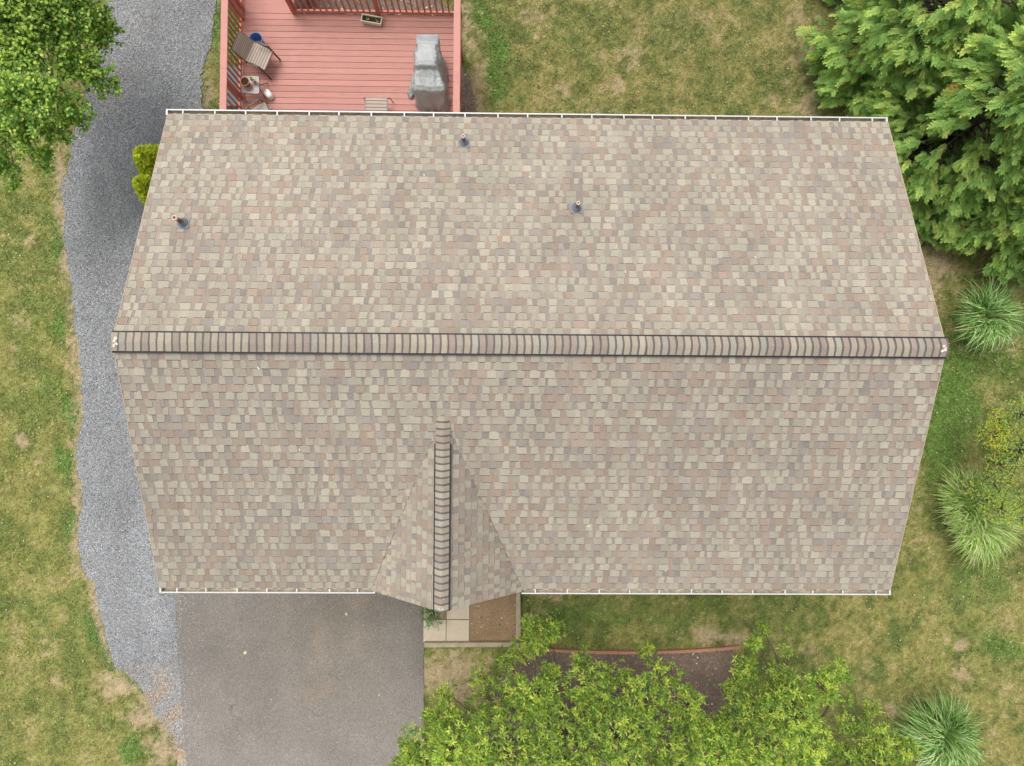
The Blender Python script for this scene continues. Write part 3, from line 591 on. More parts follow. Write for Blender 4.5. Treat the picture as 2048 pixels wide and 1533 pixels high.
gutter(-HX-0.03, HX, 1, (-HX-0.025, HX-0.01)); gutter(-HX, GXC-GH+.04, -1, (-HX+0.01, GXC-GH+.03)); gutter(GXC+GH+.0, HX+0.01, -1, (HX,))
# vent pipes on the north slope
for px, py, hh, pr in ((367,446,0.36,0.036),(928,285,0.33,0.026),(1153,416,0.33,0.026)):
    p = at(px, py, 5.8)
    for _ in range(4): p = at(px, py, ZE+HR-abs(p[1])*HR/HD)
    z0 = p[2]; c0, s0 = math.cos(ths), math.sin(ths)
    big = hh > .3
    vp = MB().tube([(p[0], p[1], z0-0.05), (p[0], p[1], z0+hh)], pr, 14).build('vent_pipe', M_RUST, house, True)
    MB().lathe([(pr+0.006, -0.05), (pr+0.008, 0.004), (pr-0.007, 0.006), (pr-0.007, -0.06)], (p[0], p[1], z0+hh), 14).build('pipe_rim', M_PIPERIM, vp, True)
    m = MB(); w_, l1, l2 = (0.11, 0.10, 0.12) if big else (0.075, 0.10, 0.07)
    V = [(p[0]+a_*w_, p[1]+b_*c0, z0-b_*s0+0.016+t) for t in (0, 0.006) for a_, b_ in ((-1, -l2), (1, -l2), (1, l1), (-1, l1))]
    m.add(V, [(3,2,1,0),(4,5,6,7),(0,1,5,4),(1,2,6,5),(2,3,7,6),(3,0,4,7)]); m.build('flashing', M_FLASH, vp)
    q = MB(); rr = 0.088 if big else 0.058
    prof = [(rr, 0.0), (rr, 0.02), (rr*0.86, 0.028), (rr*0.80, 0.022), (rr*0.74, 0.05), (rr*0.64, 0.055), (rr*0.6, 0.05), (rr*0.52, 0.085), (pr+0.008, 0.10), (pr+0.002, 0.13)]
    n = 20; V = []
    for r_, h_ in prof:
        for k_ in range(n):
            a_ = r_*math.cos(6.283*k_/n); b_ = r_*1.15*math.sin(6.283*k_/n) + (0.03 if r_ > pr+.01 else 0)*0
            V.append((p[0]+a_, p[1]+b_*c0, z0-b_*s0+0.02+h_))
    q.add(V, [(i*n+k_, i*n+(k_+1) % n, (i+1)*n+(k_+1) % n, (i+1)*n+k_) for i in range(len(prof)-1) for k_ in range(n)]); q.build('rubber_boot', M_RUBBER, vp, True)

# ---------------------------------------------------------------- deck
ZD = 1.95; DXL, DXR, DYN = -6.82, -1.58, 8.36
deck = empty('wooden_deck', (-4.2, 6.2, 0), 'red stained wooden deck with slatted railings on the back of the house', 'deck')
V, F, C = [], [], []
y = 4.24; i = 0
def addbox(V, F, C, x0, x1, y0, y1, z0, z1, c):
    n = len(V); V += [(x0,y0,z0),(x1,y0,z0),(x1,y1,z0),(x0,y1,z0),(x0,y0,z1),(x1,y0,z1),(x1,y1,z1),(x0,y1,z1)]
    F += [(n+3,n+2,n+1,n),(n+4,n+5,n+6,n+7),(n,n+1,n+5,n+4),(n+1,n+2,n+6,n+5),(n+2,n+3,n+7,n+6),(n+3,n,n+4,n+7)]; C += [c]*8
DC = np.array([0.455, 0.212, 0.172])
ye = 8.31
rows = int((ye-4.24)/0.1455)
for i in range(rows):
    y1 = ye - i*0.1455; y0 = y1 - 0.1355; c = DC*random.uniform(0.90, 1.07)
    bk = [DXL+0.06, DXR+0.03]
    if random.random() < 0.0: bk.insert(1, random.uniform(-5, -3))
    addbox(V, F, C, bk[0], bk[1], y0+random.uniform(-.001, .001), y1, ZD-0.035, ZD+random.uniform(-.001, .001), c)
for y1, y0 in ((9.9, 9.1), (9.093, 8.32)):       # the landing that leads off the deck
    addbox(V, F, C, DXL+0.06, -5.56, y0, y1-0.004, ZD-0.035, ZD, DC*1.04)
mesh('floor', np.array(V), np.array(F), M_DECK, deck, col=np.array(C))
m = MB().box((-4.2, 8.30, ZD-0.16), (5.2, 0.04, 0.22)).box((DXR+.0, 6.28, ZD-0.16), (0.04, 3.98, 0.22)).box((DXL+.04, 7.0, ZD-0.16), (0.04, 5.6, 0.22)).box((-4.2, 4.24, ZD-0.17), (5.1, 0.04, 0.2))
for k in range(12): m.box((-6.5+k*0.42, 6.28, ZD-0.16), (0.04, 3.9, 0.2))
m.build('joists', M_RED, deck)
for xx, yy in ((DXL+.12, 8.2), (-4.2, 8.2), (DXR-.1, 8.2), (DXL+.12, 5.4), (DXR-.1, 5.4), (-5.7, 9.7), (DXL+.12, 9.7)):
    MB().box((xx, yy, (ZD-0.27)/2), (0.14, 0.14, ZD-0.27)).build('support_post', M_RED, deck)
def railing(p, q, posts, cap_w=0.15, skip=(), joint=None, sp=0.146, side=0.0):
    p, q = np.array(p, float), np.array(q, float); L = np.linalg.norm(q-p); d = (q-p)/L; nn = np.array([-d[1], d[0], 0])
    m = MB(); cuts = [0.0] + ([joint] if joint else []) + [L]
    for a_, b_ in zip(cuts, cuts[1:]):
        m.bar(p+d*(a_+0.002)+np.array([0, 0, 1.095]), p+d*(b_-0.002)+np.array([0, 0, 1.095]), cap_w, 0.035)
    r = m.build('railing', M_CAP, deck)
    MB().bar(p+np.array([0, 0, 1.035]), q+np.array([0, 0, 1.035]), 0.04, 0.085).build('top_rail', M_RED, r)
    MB().bar(p+np.array([0, 0, 0.10]), q+np.array([0, 0, 0.10]), 0.042, 0.085).build('bottom_rail', simple('faded_rail_top', (0.60, 0.20, 0.155), .6) if 'faded_rail_top' not in bpy.data.materials else bpy.data.materials['faded_rail_top'], r)
    k = int(L/sp); base = MB().bar(p+d*0.5*sp+np.array([0, 0, 0.12]), p+d*0.5*sp+np.array([0, 0, 1.03]), 0.034, 0.034).build('baluster', M_RED, r)
    for i in range(1, k):
        s = (i+0.5)*sp
        if any(abs(s-t) < 0.055 for t in posts): continue
        c = base.copy(); c.location = tuple(d*(i*sp)+np.array([random.uniform(-.002, .002), 0, 0])); COL.objects.link(c); c.parent = r
    for t in posts: MB().box(p+d*t+nn*side+np.array([0, 0, 0.50]), (0.088, 0.088, 1.10), math.atan2(d[1], d[0])).build('post', M_RED, r)
    return r
railing((DXL+.02, 4.30, ZD), (DXL+.02, 9.9, ZD), [0.05, 1.95, 3.88, 4.10, 5.5], joint=2.15)
railing((DXR, 4.30, ZD), (DXR, 8.36, ZD), [0.05, 2.0, 4.0], joint=1.9)
railing((-5.56, 8.33, ZD), (DXR-.03, 8.33, ZD), [0.0, 2.02], cap_w=0.14)
railing((-5.56, 8.40, ZD), (-5.56, 9.9, ZD), [1.45], cap_w=0.14)
# stair flight beyond the landing
stp = MB()
for k in range(9): stp.box((-6.2, 10.05+0.27*k, ZD-0.21*(k+1)), (1.1, 0.29, 0.04))
stp.bar((-6.78, 9.9, ZD-.15), (-6.78, 12.4, 0.0), 0.05, 0.25); stp.bar((-5.62, 9.9, ZD-.15), (-5.62, 12.4, 0.0), 0.05, 0.25); stp.build('stairs', M_RED, deck)

# ---------------------------------------------------------------- things on the deck
def strips(V, F, C, A, B, A2, B2, n, th=0.006, cols=((0.42, 0.35, 0.29), (0.19, 0.15, 0.125))):
    """woven sling from edge A-B to edge A2-B2 with n cross bands"""
    A, B, A2, B2 = [np.array(q, float) for q in (A, B, A2, B2)]
    nm = np.cross(B-A, A2-A); nm /= np.linalg.norm(nm); nm = nm if nm[2] > 0 else -nm
    for i in range(n):
        for (t0, t1, c, h) in ((i/n, (i+0.72)/n, cols[0], th), ((i+0.72)/n, (i+1)/n, cols[1], th*0.4)):
            k = len(V); P = [A+(A2-A)*t0, B+(B2-B)*t0, B+(B2-B)*t1, A+(A2-A)*t1]
            V += [p+nm*h for p in P] + [p-nm*0.004 for p in P]
            F += [(k,k+1,k+2,k+3),(k+7,k+6,k+5,k+4),(k,k+4,k+5,k+1),(k+1,k+5,k+6,k+2),(k+2,k+6,k+7,k+3),(k+3,k+7,k+4,k)]; C += [np.array(c)*random.uniform(.93, 1.07)]*8
def sling_chair(label, bt, hg, sf, zb, arms, feet):
    """bt/hg/sf: two photo readings each for the back top, the hinge and the seat front; zb heights above the deck"""
    T = [at(*p, ZD+zb[0]) for p in bt]; H = [at(*p, ZD+zb[1]) for p in hg]; Fr = [at(*p, ZD+zb[2]) for p in sf]
    base = (H[0]+H[1]+Fr[0]+Fr[1])/4; base[2] = ZD
    ch = empty('patio_chair', base, label, 'chair')
    V, F, C = [], [], []; strips(V, F, C, T[0], T[1], H[0], H[1], 10); mesh('backrest', np.array(V), np.array(F), M_SLING, ch, col=np.array(C))
    V, F, C = [], [], []; strips(V, F, C, H[0], H[1], Fr[0], Fr[1], 8); mesh('seat', np.array(V), np.array(F), M_SLING, ch, col=np.array(C))
    m = MB(); up = np.array([0, 0, -0.008])
    for k in (0, 1): m.tube([T[k]+up, H[k]+up, Fr[k]+up], 0.011, 8)
    m.tube([T[0]+up, T[1]+up], 0.011); m.tube([Fr[0]+up, Fr[1]+up], 0.011); m.build('frame', M_FRAME, ch, True)
    for k in (0, 1):
        pts = [at(*p[:2], ZD+p[2]) for p in arms[k]]
        m = MB()
        for u, v in zip(pts, pts[1:]): m.bar(u, v, 0.042, 0.018)
        m.build('armrest', M_FRAME, ch, bevel=0.004)
        b = H[k] + (T[k]-H[k])*0.35; fl = H[k] + (H[k]-Fr[k])*0.45; fl[2] = ZD
        MB().tube([b, H[k]+(0, 0, -0.1), fl], 0.013).build('leg', M_FRAME, ch, True)
        MB().tube([Fr[k]+up, pts[-2]+(0, 0, -.02)], 0.010).build('brace', M_FRAME, ch, True)
    return ch
sling_chair('striped taupe patio chair turned sideways beside the blue bucket', [(478, 62), (462, 98)], [(509, 84), (491, 122)], [(546, 104), (530, 141)], (0.86, 0.36, 0.42),
            [[(510, 84, .58), (521, 87, .62), (534, 92, .61), (547, 106, .35), (560, 120, .01)], [(496, 126, .58), (506, 129, .62), (517, 134, .61), (530, 147, .35), (543, 160, .01)]], None)
sling_chair('taupe patio chair half hidden under the roof edge beside the small table', [(515, 262), (486, 240)], [(524, 243), (499, 222)], [(538, 220), (529, 203)][::1], (0.86, 0.36, 0.42),
            [[(530, 246, .58), (536, 236, .6), (541, 226, .4), (543, 219, .01)], [(494, 222, .58), (499, 212, .62), (509, 205, .62), (517, 199, .6), (528, 206, .2)]], None)
# footstool
o1, o2, o3, o4 = at(731, 196, ZD+.40), at(774, 197, ZD+.40), at(774, 236, ZD+.40), at(731, 236, ZD+.40)
ot = empty('footstool', (*((o1+o3)/2)[:2], ZD), 'low striped taupe footstool poking out from under the white gutter', 'footstool')
V, F, C = [], [], []; strips(V, F, C, o1, o2, o4, o3, 6); mesh('seat', np.array(V), np.array(F), M_SLING, ot, col=np.array(C))
m = MB()
for a_, b_ in ((o1, o4), (o2, o3)): m.bar(a_, b_, 0.024, 0.03)
m.tube([o1, o2], 0.011); m.tube([o4, o3], 0.011); m.build('frame', simple('pale_bronze_tube', (0.30, 0.26, 0.24), .4), ot, True)
for q in (o1, o2, o3, o4):
    ctr = (o1+o3)/2; dd = (q-ctr)*0.22; dd[2] = 0
    MB().tube([q, q+dd+np.array([0, 0, -0.12]), (q+dd*1.5)*np.array([1, 1, 0])+np.array([0, 0, ZD])], 0.011).build('leg', M_FRAME, ot, True)
# small table
tz = ZD+0.46; c4 = [at(484, 152, tz), at(517, 154, tz), at(517, 186, tz), at(484, 186, tz)]; tc_ = sum(c4)/4
tb = empty('side_table', (tc_[0], tc_[1], ZD), 'small square glass side table carrying two flower pots', 'table')
ux = (c4[1]-c4[0])/np.linalg.norm(c4[1]-c4[0]); uy = (c4[0]-c4[3])/np.linalg.norm(c4[0]-c4[3]); hw = 0.215
out = []; 
for cx_, cy_, a0 in ((1, 1, 0), (-1, 1, 90), (-1, -1, 180), (1, -1, 270)):
    for k in range(5):
        a_ = math.radians(a0+k*22.5); out.append(tc_ + ux*(cx_*(hw-.05)+.05*math.cos(a_)) + uy*(cy_*(hw-.05)+.05*math.sin(a_)))
n = len(out); m = MB(); m.add([p+np.array([0, 0, .003]) for p in out]+[p-np.array([0, 0, .003]) for p in out], [tuple(range(n)), tuple(range(2*n-1, n-1, -1))]+[(i, i+n, (i+1) % n+n, (i+1) % n) for i in range(n)]); m.build('tabletop', M_GTOP, tb)
MB().tube(out+[out[0]], 0.010, 6).build('rim', M_FRAME, tb, True)
for sx, sy in ((1, 1), (1, -1), (-1, 1), (-1, -1)):
    MB().tube([tc_+ux*sx*.18+uy*sy*.02+np.array([0, 0, -.02]), tc_-ux*0+ux*sx*.26*1.0+uy*sy*.24+np.array([0, 0, -0.45])], 0.009).build('leg', M_FRAME, tb, True)
def pot(name, px, py, z0, r, h, mat, label, rim=1.08):
    c = at(px, py, z0+h); c[2] = z0; p = empty(name, c, label, 'flower pot')
    MB().lathe([(0.001, 0), (r*.72, 0), (r*.95, h*.86), (r*rim, h*.87), (r*rim, h), (r*.93, h), (r*.9, h*.86)], c, 24).build('pot', mat, p, True)
    MB().lathe([(0.001, h*.87), (r*.55, h*.88), (r*.93, h*.84)], c, 24).build('soil', M_POTSOIL, p)
    return p, c
pot('flower_pot', 489, 163, tz+.01, 0.098, 0.17, M_TERRA, 'round terracotta pot of bare soil on the small side table')
pp, pc_ = pot('flower_pot', 504, 158, tz+.01, 0.056, 0.15, M_POTW, 'small white pot with one pale green leafy shoot on the side table')
# ---- leaf templates and instancing
def leaf_t(L, W_, fold=0.15, curl=0.12):
    V = np.array([(0, 0, 0), (L*.45, W_/2, W_*fold), (L*.5, 0, 0), (L*.45, -W_/2, W_*fold), (L, 0, -L*curl)]); return V, np.array([(0, 2, 1), (2, 4, 1), (0, 3, 2), (3, 4, 2)])
def leaf_round(L, W_):
    V = np.array([(0, 0, 0), (L*.3, W_*.46, .006), (L*.68, W_*.42, .004), (L, 0, -.008), (L*.68, -W_*.42, .004), (L*.3, -W_*.46, .006), (L*.5, 0, -.004)])
    return V, np.array([(0, 6, 1), (1, 6, 2), (2, 6, 3), (3, 6, 4), (4, 6, 5), (5, 6, 0)])
def frames(D, roll=None):
    """rotation matrices whose x axis is D, z axis near world up"""
    D = D/np.linalg.norm(D, axis=1, keepdims=True); up = np.tile([0, 0, 1.0], (len(D), 1)) + RNG.normal(0, 0.25, D.shape)
    Yv = np.cross(up, D); Yv /= np.linalg.norm(Yv, axis=1, keepdims=True)+1e-9; Z = np.cross(D, Yv)
    if roll is not None:
        c, s = np.cos(roll)[:, None], np.sin(roll)[:, None]; Yv, Z = Yv*c+Z*s, Z*c-Yv*s
    return np.stack([D, Yv, Z], 2)
def inst(T, P, Rm, sc):
    V, F = T; n, m_ = len(P), len(V)
    W_ = np.einsum('nij,mj->nmi', Rm, V)*np.asarray(sc).reshape(-1, 1, 1) + P[:, None]
    return W_.reshape(-1, 3), (F[None]+(np.arange(n)*m_)[:, None, None]).reshape(-1, F.shape[1]), m_
def rdir(n, zlo=-1.0):
    z = RNG.uniform(zlo, 1, n); a_ = RNG.uniform(0, 6.283, n); r = np.sqrt(1-z*z); return np.stack([r*np.cos(a_), r*np.sin(a_), z], 1)
def sprig(parent, name, c, n, L, W_, cols, zlo=0.15, spread=0.01):
    D = rdir(n, zlo); P = np.array(c)[None]+RNG.normal(0, spread, (n, 3)); Vv, Ff, mm = inst(leaf_t(L, W_), P, frames(D), RNG.uniform(.7, 1.1, n))
    cc = np.array(cols)[RNG.integers(0, len(cols), n)]*RNG.uniform(.85, 1.15, (n, 1)); return mesh(name, Vv, Ff, M_LEAF, parent, col=np.repeat(cc, mm, 0))
sprig(pp, 'plant', pc_+np.array([.0, .02, .17]), 5, 0.09, 0.06, [(0.42, 0.60, 0.22), (0.2, 0.35, 0.08)], 0.3)
MB().tube([pc_+np.array([0, 0, .12]), pc_+np.array([.0, .02, .18])], .006).build('stem', M_BARK, pp)
# planter box
pb = empty('planter_box', (*at(743, 39, ZD+.1)[:2], ZD), 'rectangular cream planter box with two green seedlings by the railing', 'planter')
rz = math.atan2(-(40.5-33), 40)*1.0; c = at(743, 38.5, ZD+.16); hx, hy = 0.245, 0.085; ca, sa = math.cos(-0.17), math.sin(-0.17)
def rp(u, v, z): return (c[0]+u*ca-v*sa, c[1]+u*sa+v*ca, ZD+z)
m = MB(); ring = lambda sx, sy, z: [rp(-sx, -sy, z), rp(sx, -sy, z), rp(sx, sy, z), rp(-sx, sy, z)]
m.add(ring(hx*.88, hy*.8, 0)+ring(hx*.97, hy*.96, .15)+ring(hx, hy*1.04, .15)+ring(hx, hy*1.04, .17)+ring(hx*.93, hy*.84, .17)+ring(hx*.9, hy*.78, .08), [(3,2,1,0)]+[(r*4+i, r*4+(i+1) % 4, r*4+4+(i+1) % 4, r*4+4+i) for r in range(5) for i in range(4)])
m.build('box', M_CREAM, pb); MB().add(ring(hx*.94, hy*.88, .118), [(0, 1, 2, 3)]).build('soil', M_POTSOIL, pb)
for u in (-0.10, 0.13): sprig(pb, 'seedling', rp(u, -.01, .125), 9, 0.055, 0.03, [(0.30, 0.48, 0.06), (0.14, 0.3, 0.05), (0.5, 0.55, 0.1)], 0.2)
# bucket
c = at(511, 78, ZD+.36); bk = empty('bucket', (c[0], c[1], ZD), 'open blue plastic bucket behind the sideways patio chair', 'bucket')
c[2] = ZD; MB().lathe([(0.001, 0), (.125, 0), (.148, .33), (.155, .335), (.155, .365), (.146, .365), (.142, .33), (.121, .02)], c, 28).build('body', M_BLUE, bk, True)
MB().lathe([(0.001, .08), (.125, .082)], c, 20).build('contents', simple('pale_blue_water', (0.16, 0.24, 0.38), .2), bk)
MB().tube([c+np.array([.155*math.cos(t), .155*math.sin(t), .36-.05*math.sin((t+.9)/1.8*math.pi)]) for t in np.linspace(-.9, .9, 9)], .006).build('handle', M_WHITE, bk, True)
MB().lathe([(0.001, .12), (.05, .115), (.062, .09)], c+np.array([.04, -.05, 0]), 12).build('stone', M_POTSOIL, bk)
# white jug lying by the table
c = at(536, 188, ZD+.14); jg = empty('jug', (c[0], c[1], ZD), 'white plastic jug standing on the red boards beside the glass table', 'jug')
m = MB(); n = 24; prof = [(0.001, 0), (.92, 0), (1, .02), (1, .14), (.9, .18), (.6, .20), (.001, .205)]; V = []
for r_, z_ in prof:
    for k in range(n):
        t = 6.283*k/n; ex = math.copysign(abs(math.cos(t))**.7, math.cos(t))*.115*r_; ey = math.copysign(abs(math.sin(t))**.7, math.sin(t))*.08*r_
        V.append((c[0]+ex*math.cos(-.9)-ey*math.sin(-.9), c[1]+ex*math.sin(-.9)+ey*math.cos(-.9), ZD+z_))
m.add(V, [(i*n+k, i*n+(k+1) % n, (i+1)*n+(k+1) % n, (i+1)*n+k) for i in range(len(prof)-1) for k in range(n)]); m.build('body', M_POTW, jg, True)
MB().lathe([(.02, 0), (.02, .03), (.001, .03)], (c[0]-.045, c[1]+.055, ZD+.19), 12).build('cap', simple('faded_pink_cap', (0.62, 0.40, 0.36), .5), jg, True)
# covered grill: cross sections along its length
gA, gB = at(866, 64, ZD+.98), at(872, 203, ZD+.55)
gr_ = empty('covered_grill', (*((gA+gB)/2)[:2], ZD), 'long barbecue grill under a crumpled silver grey cover on the deck', 'grill')
secs = [  # t along length, x centre px shift, half width top, half width bottom, height
 (0.00, 0, .09, .12, .80), (0.025, 0, .165, .19, .94), (0.06, 0, .20, .235, .98), (0.15, 0, .22, .27, .93), (0.20, .02, .20, .30, .97), (0.24, .02, .185, .33, 1.13), (0.34, .01, .185, .395, 1.16), (0.44, .02, .185, .40, 1.16), (0.52, .01, .185, .375, 1.16), (0.585, .01, .19, .37, 1.13),
 (0.62, .02, .21, .36, 1.00), (0.72, .03, .25, .37, .93), (0.84, .05, .30, .39, .90), (0.90, .06, .30, .39, .84), (0.95, .07, .27, .37, .60), (1.00, .09, .20, .33, .34), (1.03, .10, .10, .26, .10)]
yN, yS = gA[1], gB[1]-.02; xc0 = at(860, 120, ZD+1.1)[0]
V = []; NP = 65; C = []
ts = np.linspace(0, 1.03, 110); arr = np.array(secs)
for t in ts:
    sh, wt, wb, h = [np.interp(t, arr[:, 0], arr[:, k]) for k in (1, 2, 3, 4)]; wt *= 1.13; wb *= .97; sh -= .02; y_ = yN + (yS-yN)*t
    for j in range(NP):
        s = (j/(NP-1))*2-1; a_ = abs(s)
        if a_ < 0.42: xx, zz = wt*s/0.42, h - 0.02*(a_/0.42)**4*h
        else:
            k_ = (a_-0.42)/0.58; xx = math.copysign(wt + (wb-wt)*(1-(1-k_)**2.0), s); zz = h*(0.98 - 0.98*k_**1.25)
        wr = (fbm(np.array([y_*3+s]), np.array([s*4+7]), 1.6, 4, 5)[0]-.5)*(0.09 if (t > .6 or a_ > .42) else .015)
        rg = 1-abs(2*fbm(np.array([y_*2.2+s*1.5]), np.array([s*5+y_]), 1.7, 3, 15)[0]-1)*5; wr += max(0, rg)*(.028 if (t > .6 or a_ > .42) else .004)
        lowc = (1-min(1, zz/0.4))*0.05*math.sin(j*2.1+t*23)
        V.append((xc0+sh+xx+wr*(1 if s > 0 else -1)*.8+lowc*.6, y_+wr*.5, ZD+max(0.012, zz+wr*.6)))
        pan = 1.55 if (a_ < .42 and .22 < t < .6) or (a_ < .5 and t < .17) else 1.0  # sky light on the top panel and north end, painted into the colour
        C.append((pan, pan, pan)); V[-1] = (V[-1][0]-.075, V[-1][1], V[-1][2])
nt_ = len(ts); F = [(i*NP+j, i*NP+j+1, (i+1)*NP+j+1, (i+1)*NP+j) for i in range(nt_-1) for j in range(NP-1)]
nb = len(V); V.append((xc0, yN+.005, ZD+.3)); C.append((1, 1, 1)); F += [(nb, j+1, j) for j in range(NP-1)]
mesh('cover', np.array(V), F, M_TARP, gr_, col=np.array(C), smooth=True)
# crumpled loose fabric at the cover's foot
V = []; n1, n2 = 26, 18; c0 = at(823, 170, ZD+.12)
for i in range(n1):
    for j in range(n2):
        u = i/(n1-1); a_ = math.pi*j/(n2-1); r = (.085*math.sin(math.pi*u)**.4+.01)*(.7+.7*fbm(np.array([u*9]), np.array([a_*3.]), 1.3, 3, 8)[0])
        V.append((c0[0]+r*math.cos(a_)+.05*math.sin(u*5)+.02, c0[1]+.27-.58*u, ZD+.01+1.6*r*math.sin(a_)*(.5+fbm(np.array([u*14]), np.array([a_*5.]), 1, 3, 9)[0])))
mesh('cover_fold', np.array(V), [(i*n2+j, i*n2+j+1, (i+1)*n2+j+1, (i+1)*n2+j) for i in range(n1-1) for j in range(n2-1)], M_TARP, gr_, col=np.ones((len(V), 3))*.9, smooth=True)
V = []; n1, n2 = 34, 14; c0 = at(864, 196, ZD+.1)
for i in range(n1):
    for j in range(n2):
        u = i/(n1-1); a_ = math.pi*j/(n2-1); r = (.11*math.sin(math.pi*u)**.5+.01)*(.6+.8*fbm(np.array([u*12]), np.array([a_*3.]), 1.3, 3, 18)[0])
        V.append((c0[0]-.36+.72*u+.1, c0[1]+.13-.17*u+r*math.cos(a_)+.10*math.sin(math.pi*u)*-1, ZD+.01+1.5*r*math.sin(a_)*(.5+fbm(np.array([u*16]), np.array([a_*5.]), 1, 3, 19)[0])))
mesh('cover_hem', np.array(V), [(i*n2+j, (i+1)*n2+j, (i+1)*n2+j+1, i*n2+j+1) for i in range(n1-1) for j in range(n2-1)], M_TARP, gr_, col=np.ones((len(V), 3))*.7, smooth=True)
# grey box on the grass below the left railing
c = at(470, 180, .45); sb = empty('storage_box', (c[0], c[1], 0), 'grey green lidded box on the grass under the left deck railing', 'box')
MB().box((c[0], c[1]+.1, .2), (.62, 1.0, .4)).build('box', M_GREYBOX, sb, bevel=.02); MB().box((c[0], c[1]+.1, .425), (.67, 1.05, .05)).box((c[0], c[1]-.1, .455), (.6, .03, .012)).build('lid', simple('grey_lid', (0.11, 0.14, 0.145), .6), sb, bevel=.015)

# ---------------------------------------------------------------- front entry
def paver(px0, py0, px1, py1, label):
    a_, b_ = at(px0, py0), at(px1, py1); c = (a_+b_)/2; o = MB().box((c[0], c[1], .028), (abs(b_[0]-a_[0])-.012, abs(b_[1]-a_[1])-.012, .05)).build('paving_slab', M_CONC, None, bevel=.006)
    tag(o, label, 'paving slab')
paver(847, 1239, 892.5, 1284, 'square pale paving slab with the leafy plant hanging over it'); paver(893, 1239, 938.5, 1284, 'square pale paving slab at the inner corner by the timber edging'); paver(893.5, 1193, 939, 1238, 'pale paving slab partly under the front gable tip')
def timber(p, q, w_, h, label):
    p, q = np.array(p), np.array(q); m = MB().bar((p[0], p[1], h/2), (q[0], q[1], h/2), w_, h); tag(m.build('landscape_timber', M_TIMBER, None, bevel=.008), label, 'timber')
a_, b_ = at(848, 1291, .2), at(1058, 1290, .2); timber(a_, b_, .12, .2, 'long weathered timber edging in front of the pale slabs')
a_, b_ = at(1036, 1150, .25), at(1037, 1281, .25); timber(a_, b_, .12, .25, 'weathered timber edging running from the house towards the shrub')
a_, b_ = at(850, 1150, .1), at(850.5, 1238, .1); timber(a_, b_, .07, .1, 'short thin timber edging between asphalt and the leafy plant')
# scalloped edging blocks
pts = [at(*p, .08) for p in [(1090,1299),(1140,1303),(1200,1304.5),(1260,1305),(1320,1304.5),(1380,1302),(1440,1298),(1480,1294)]]
ed = MB(); n = 24; V = []
for i in range(n+1):
    u = i/n; x_ = -.29+.58*u; d_ = .03+.022*abs(math.sin(math.pi*u*5)); V += [(x_, .035, 0), (x_, .035, .12), (x_, -d_, .12), (x_, -d_, 0)]
ed.add(V, [(i*4+k, i*4+(k+1) % 4, i*4+4+(k+1) % 4, i*4+4+k) for i in range(n) for k in range(4)] + [(0, 1, 2, 3), (n*4+3, n*4+2, n*4+1, n*4)])
first = None; xs_ = [p[0] for p in pts]; ys_ = [p[1] for p in pts]; x_ = xs_[0]+.3; idx = 0; names = ['leftmost', 'second from left', 'third from left', 'fourth from left', 'fourth from right', 'third from right', 'second from right', 'rightmost']
cnt = 8; st = (xs_[-1]-xs_[0])/cnt
for idx in range(cnt):
    xc = xs_[0]+st*(idx+.5); yc = np.interp(xc, xs_, ys_); an = math.atan2(np.interp(xc+.3, xs_, ys_)-np.interp(xc-.3, xs_, ys_), .6)
    if first is None: o = first = ed.build('edging_block', M_BRICK)
    else: o = first.copy(); COL.objects.link(o)
    o.location = (xc, yc, 0); o.rotation_euler = (0, 0, an); o.scale = (st/.585, 1, 1)
    tag(o, 'red scalloped edging block, %s along the mulch bed' % names[idx], 'edging block', 'scalloped blocks edging the mulch bed')

# ---------------------------------------------------------------- plants
class Foliage:
    def __init__(s): s.V = []; s.F = []; s.C = []; s.n = 0
    def add(s, T, P, Rm, sc, cols):
        Vv, Ff, mm = inst(T[:2], P, Rm, sc); s.V.append(Vv); s.F.append(Ff+s.n); cc = np.repeat(cols, mm, 0)
        if len(T) > 2: cc = cc*np.tile(T[2], len(P))[:, None]
        s.C.append(cc); s.n += len(Vv)
    def build(s, name, mat, parent): return mesh(name, np.concatenate(s.V), np.concatenate(s.F), mat, parent, col=np.concatenate(s.C))
def limb(m, p, q, r0, r1, bend=0.12, n=6):
    p, q = np.array(p, float), np.array(q, float); d = q-p; off = RNG.normal(0, bend*np.linalg.norm(d)*.3, 3); pts = []; rs = []
    for i in range(n):
        t = i/(n-1); pts.append(p+d*t+off*math.sin(math.pi*t)+np.array([0, 0, .15*np.linalg.norm(d)*math.sin(math.pi*t)*.3])); rs.append(r0+(r1-r0)*t)
    m.tube(pts, rs, 7)
def choose(cols, wts, n, br=.15):
    i = RNG.choice(len(cols), n, p=np.array(wts)/sum(wts)); return np.array(cols)[i]*RNG.uniform(1-br, 1+br, (n, 1))

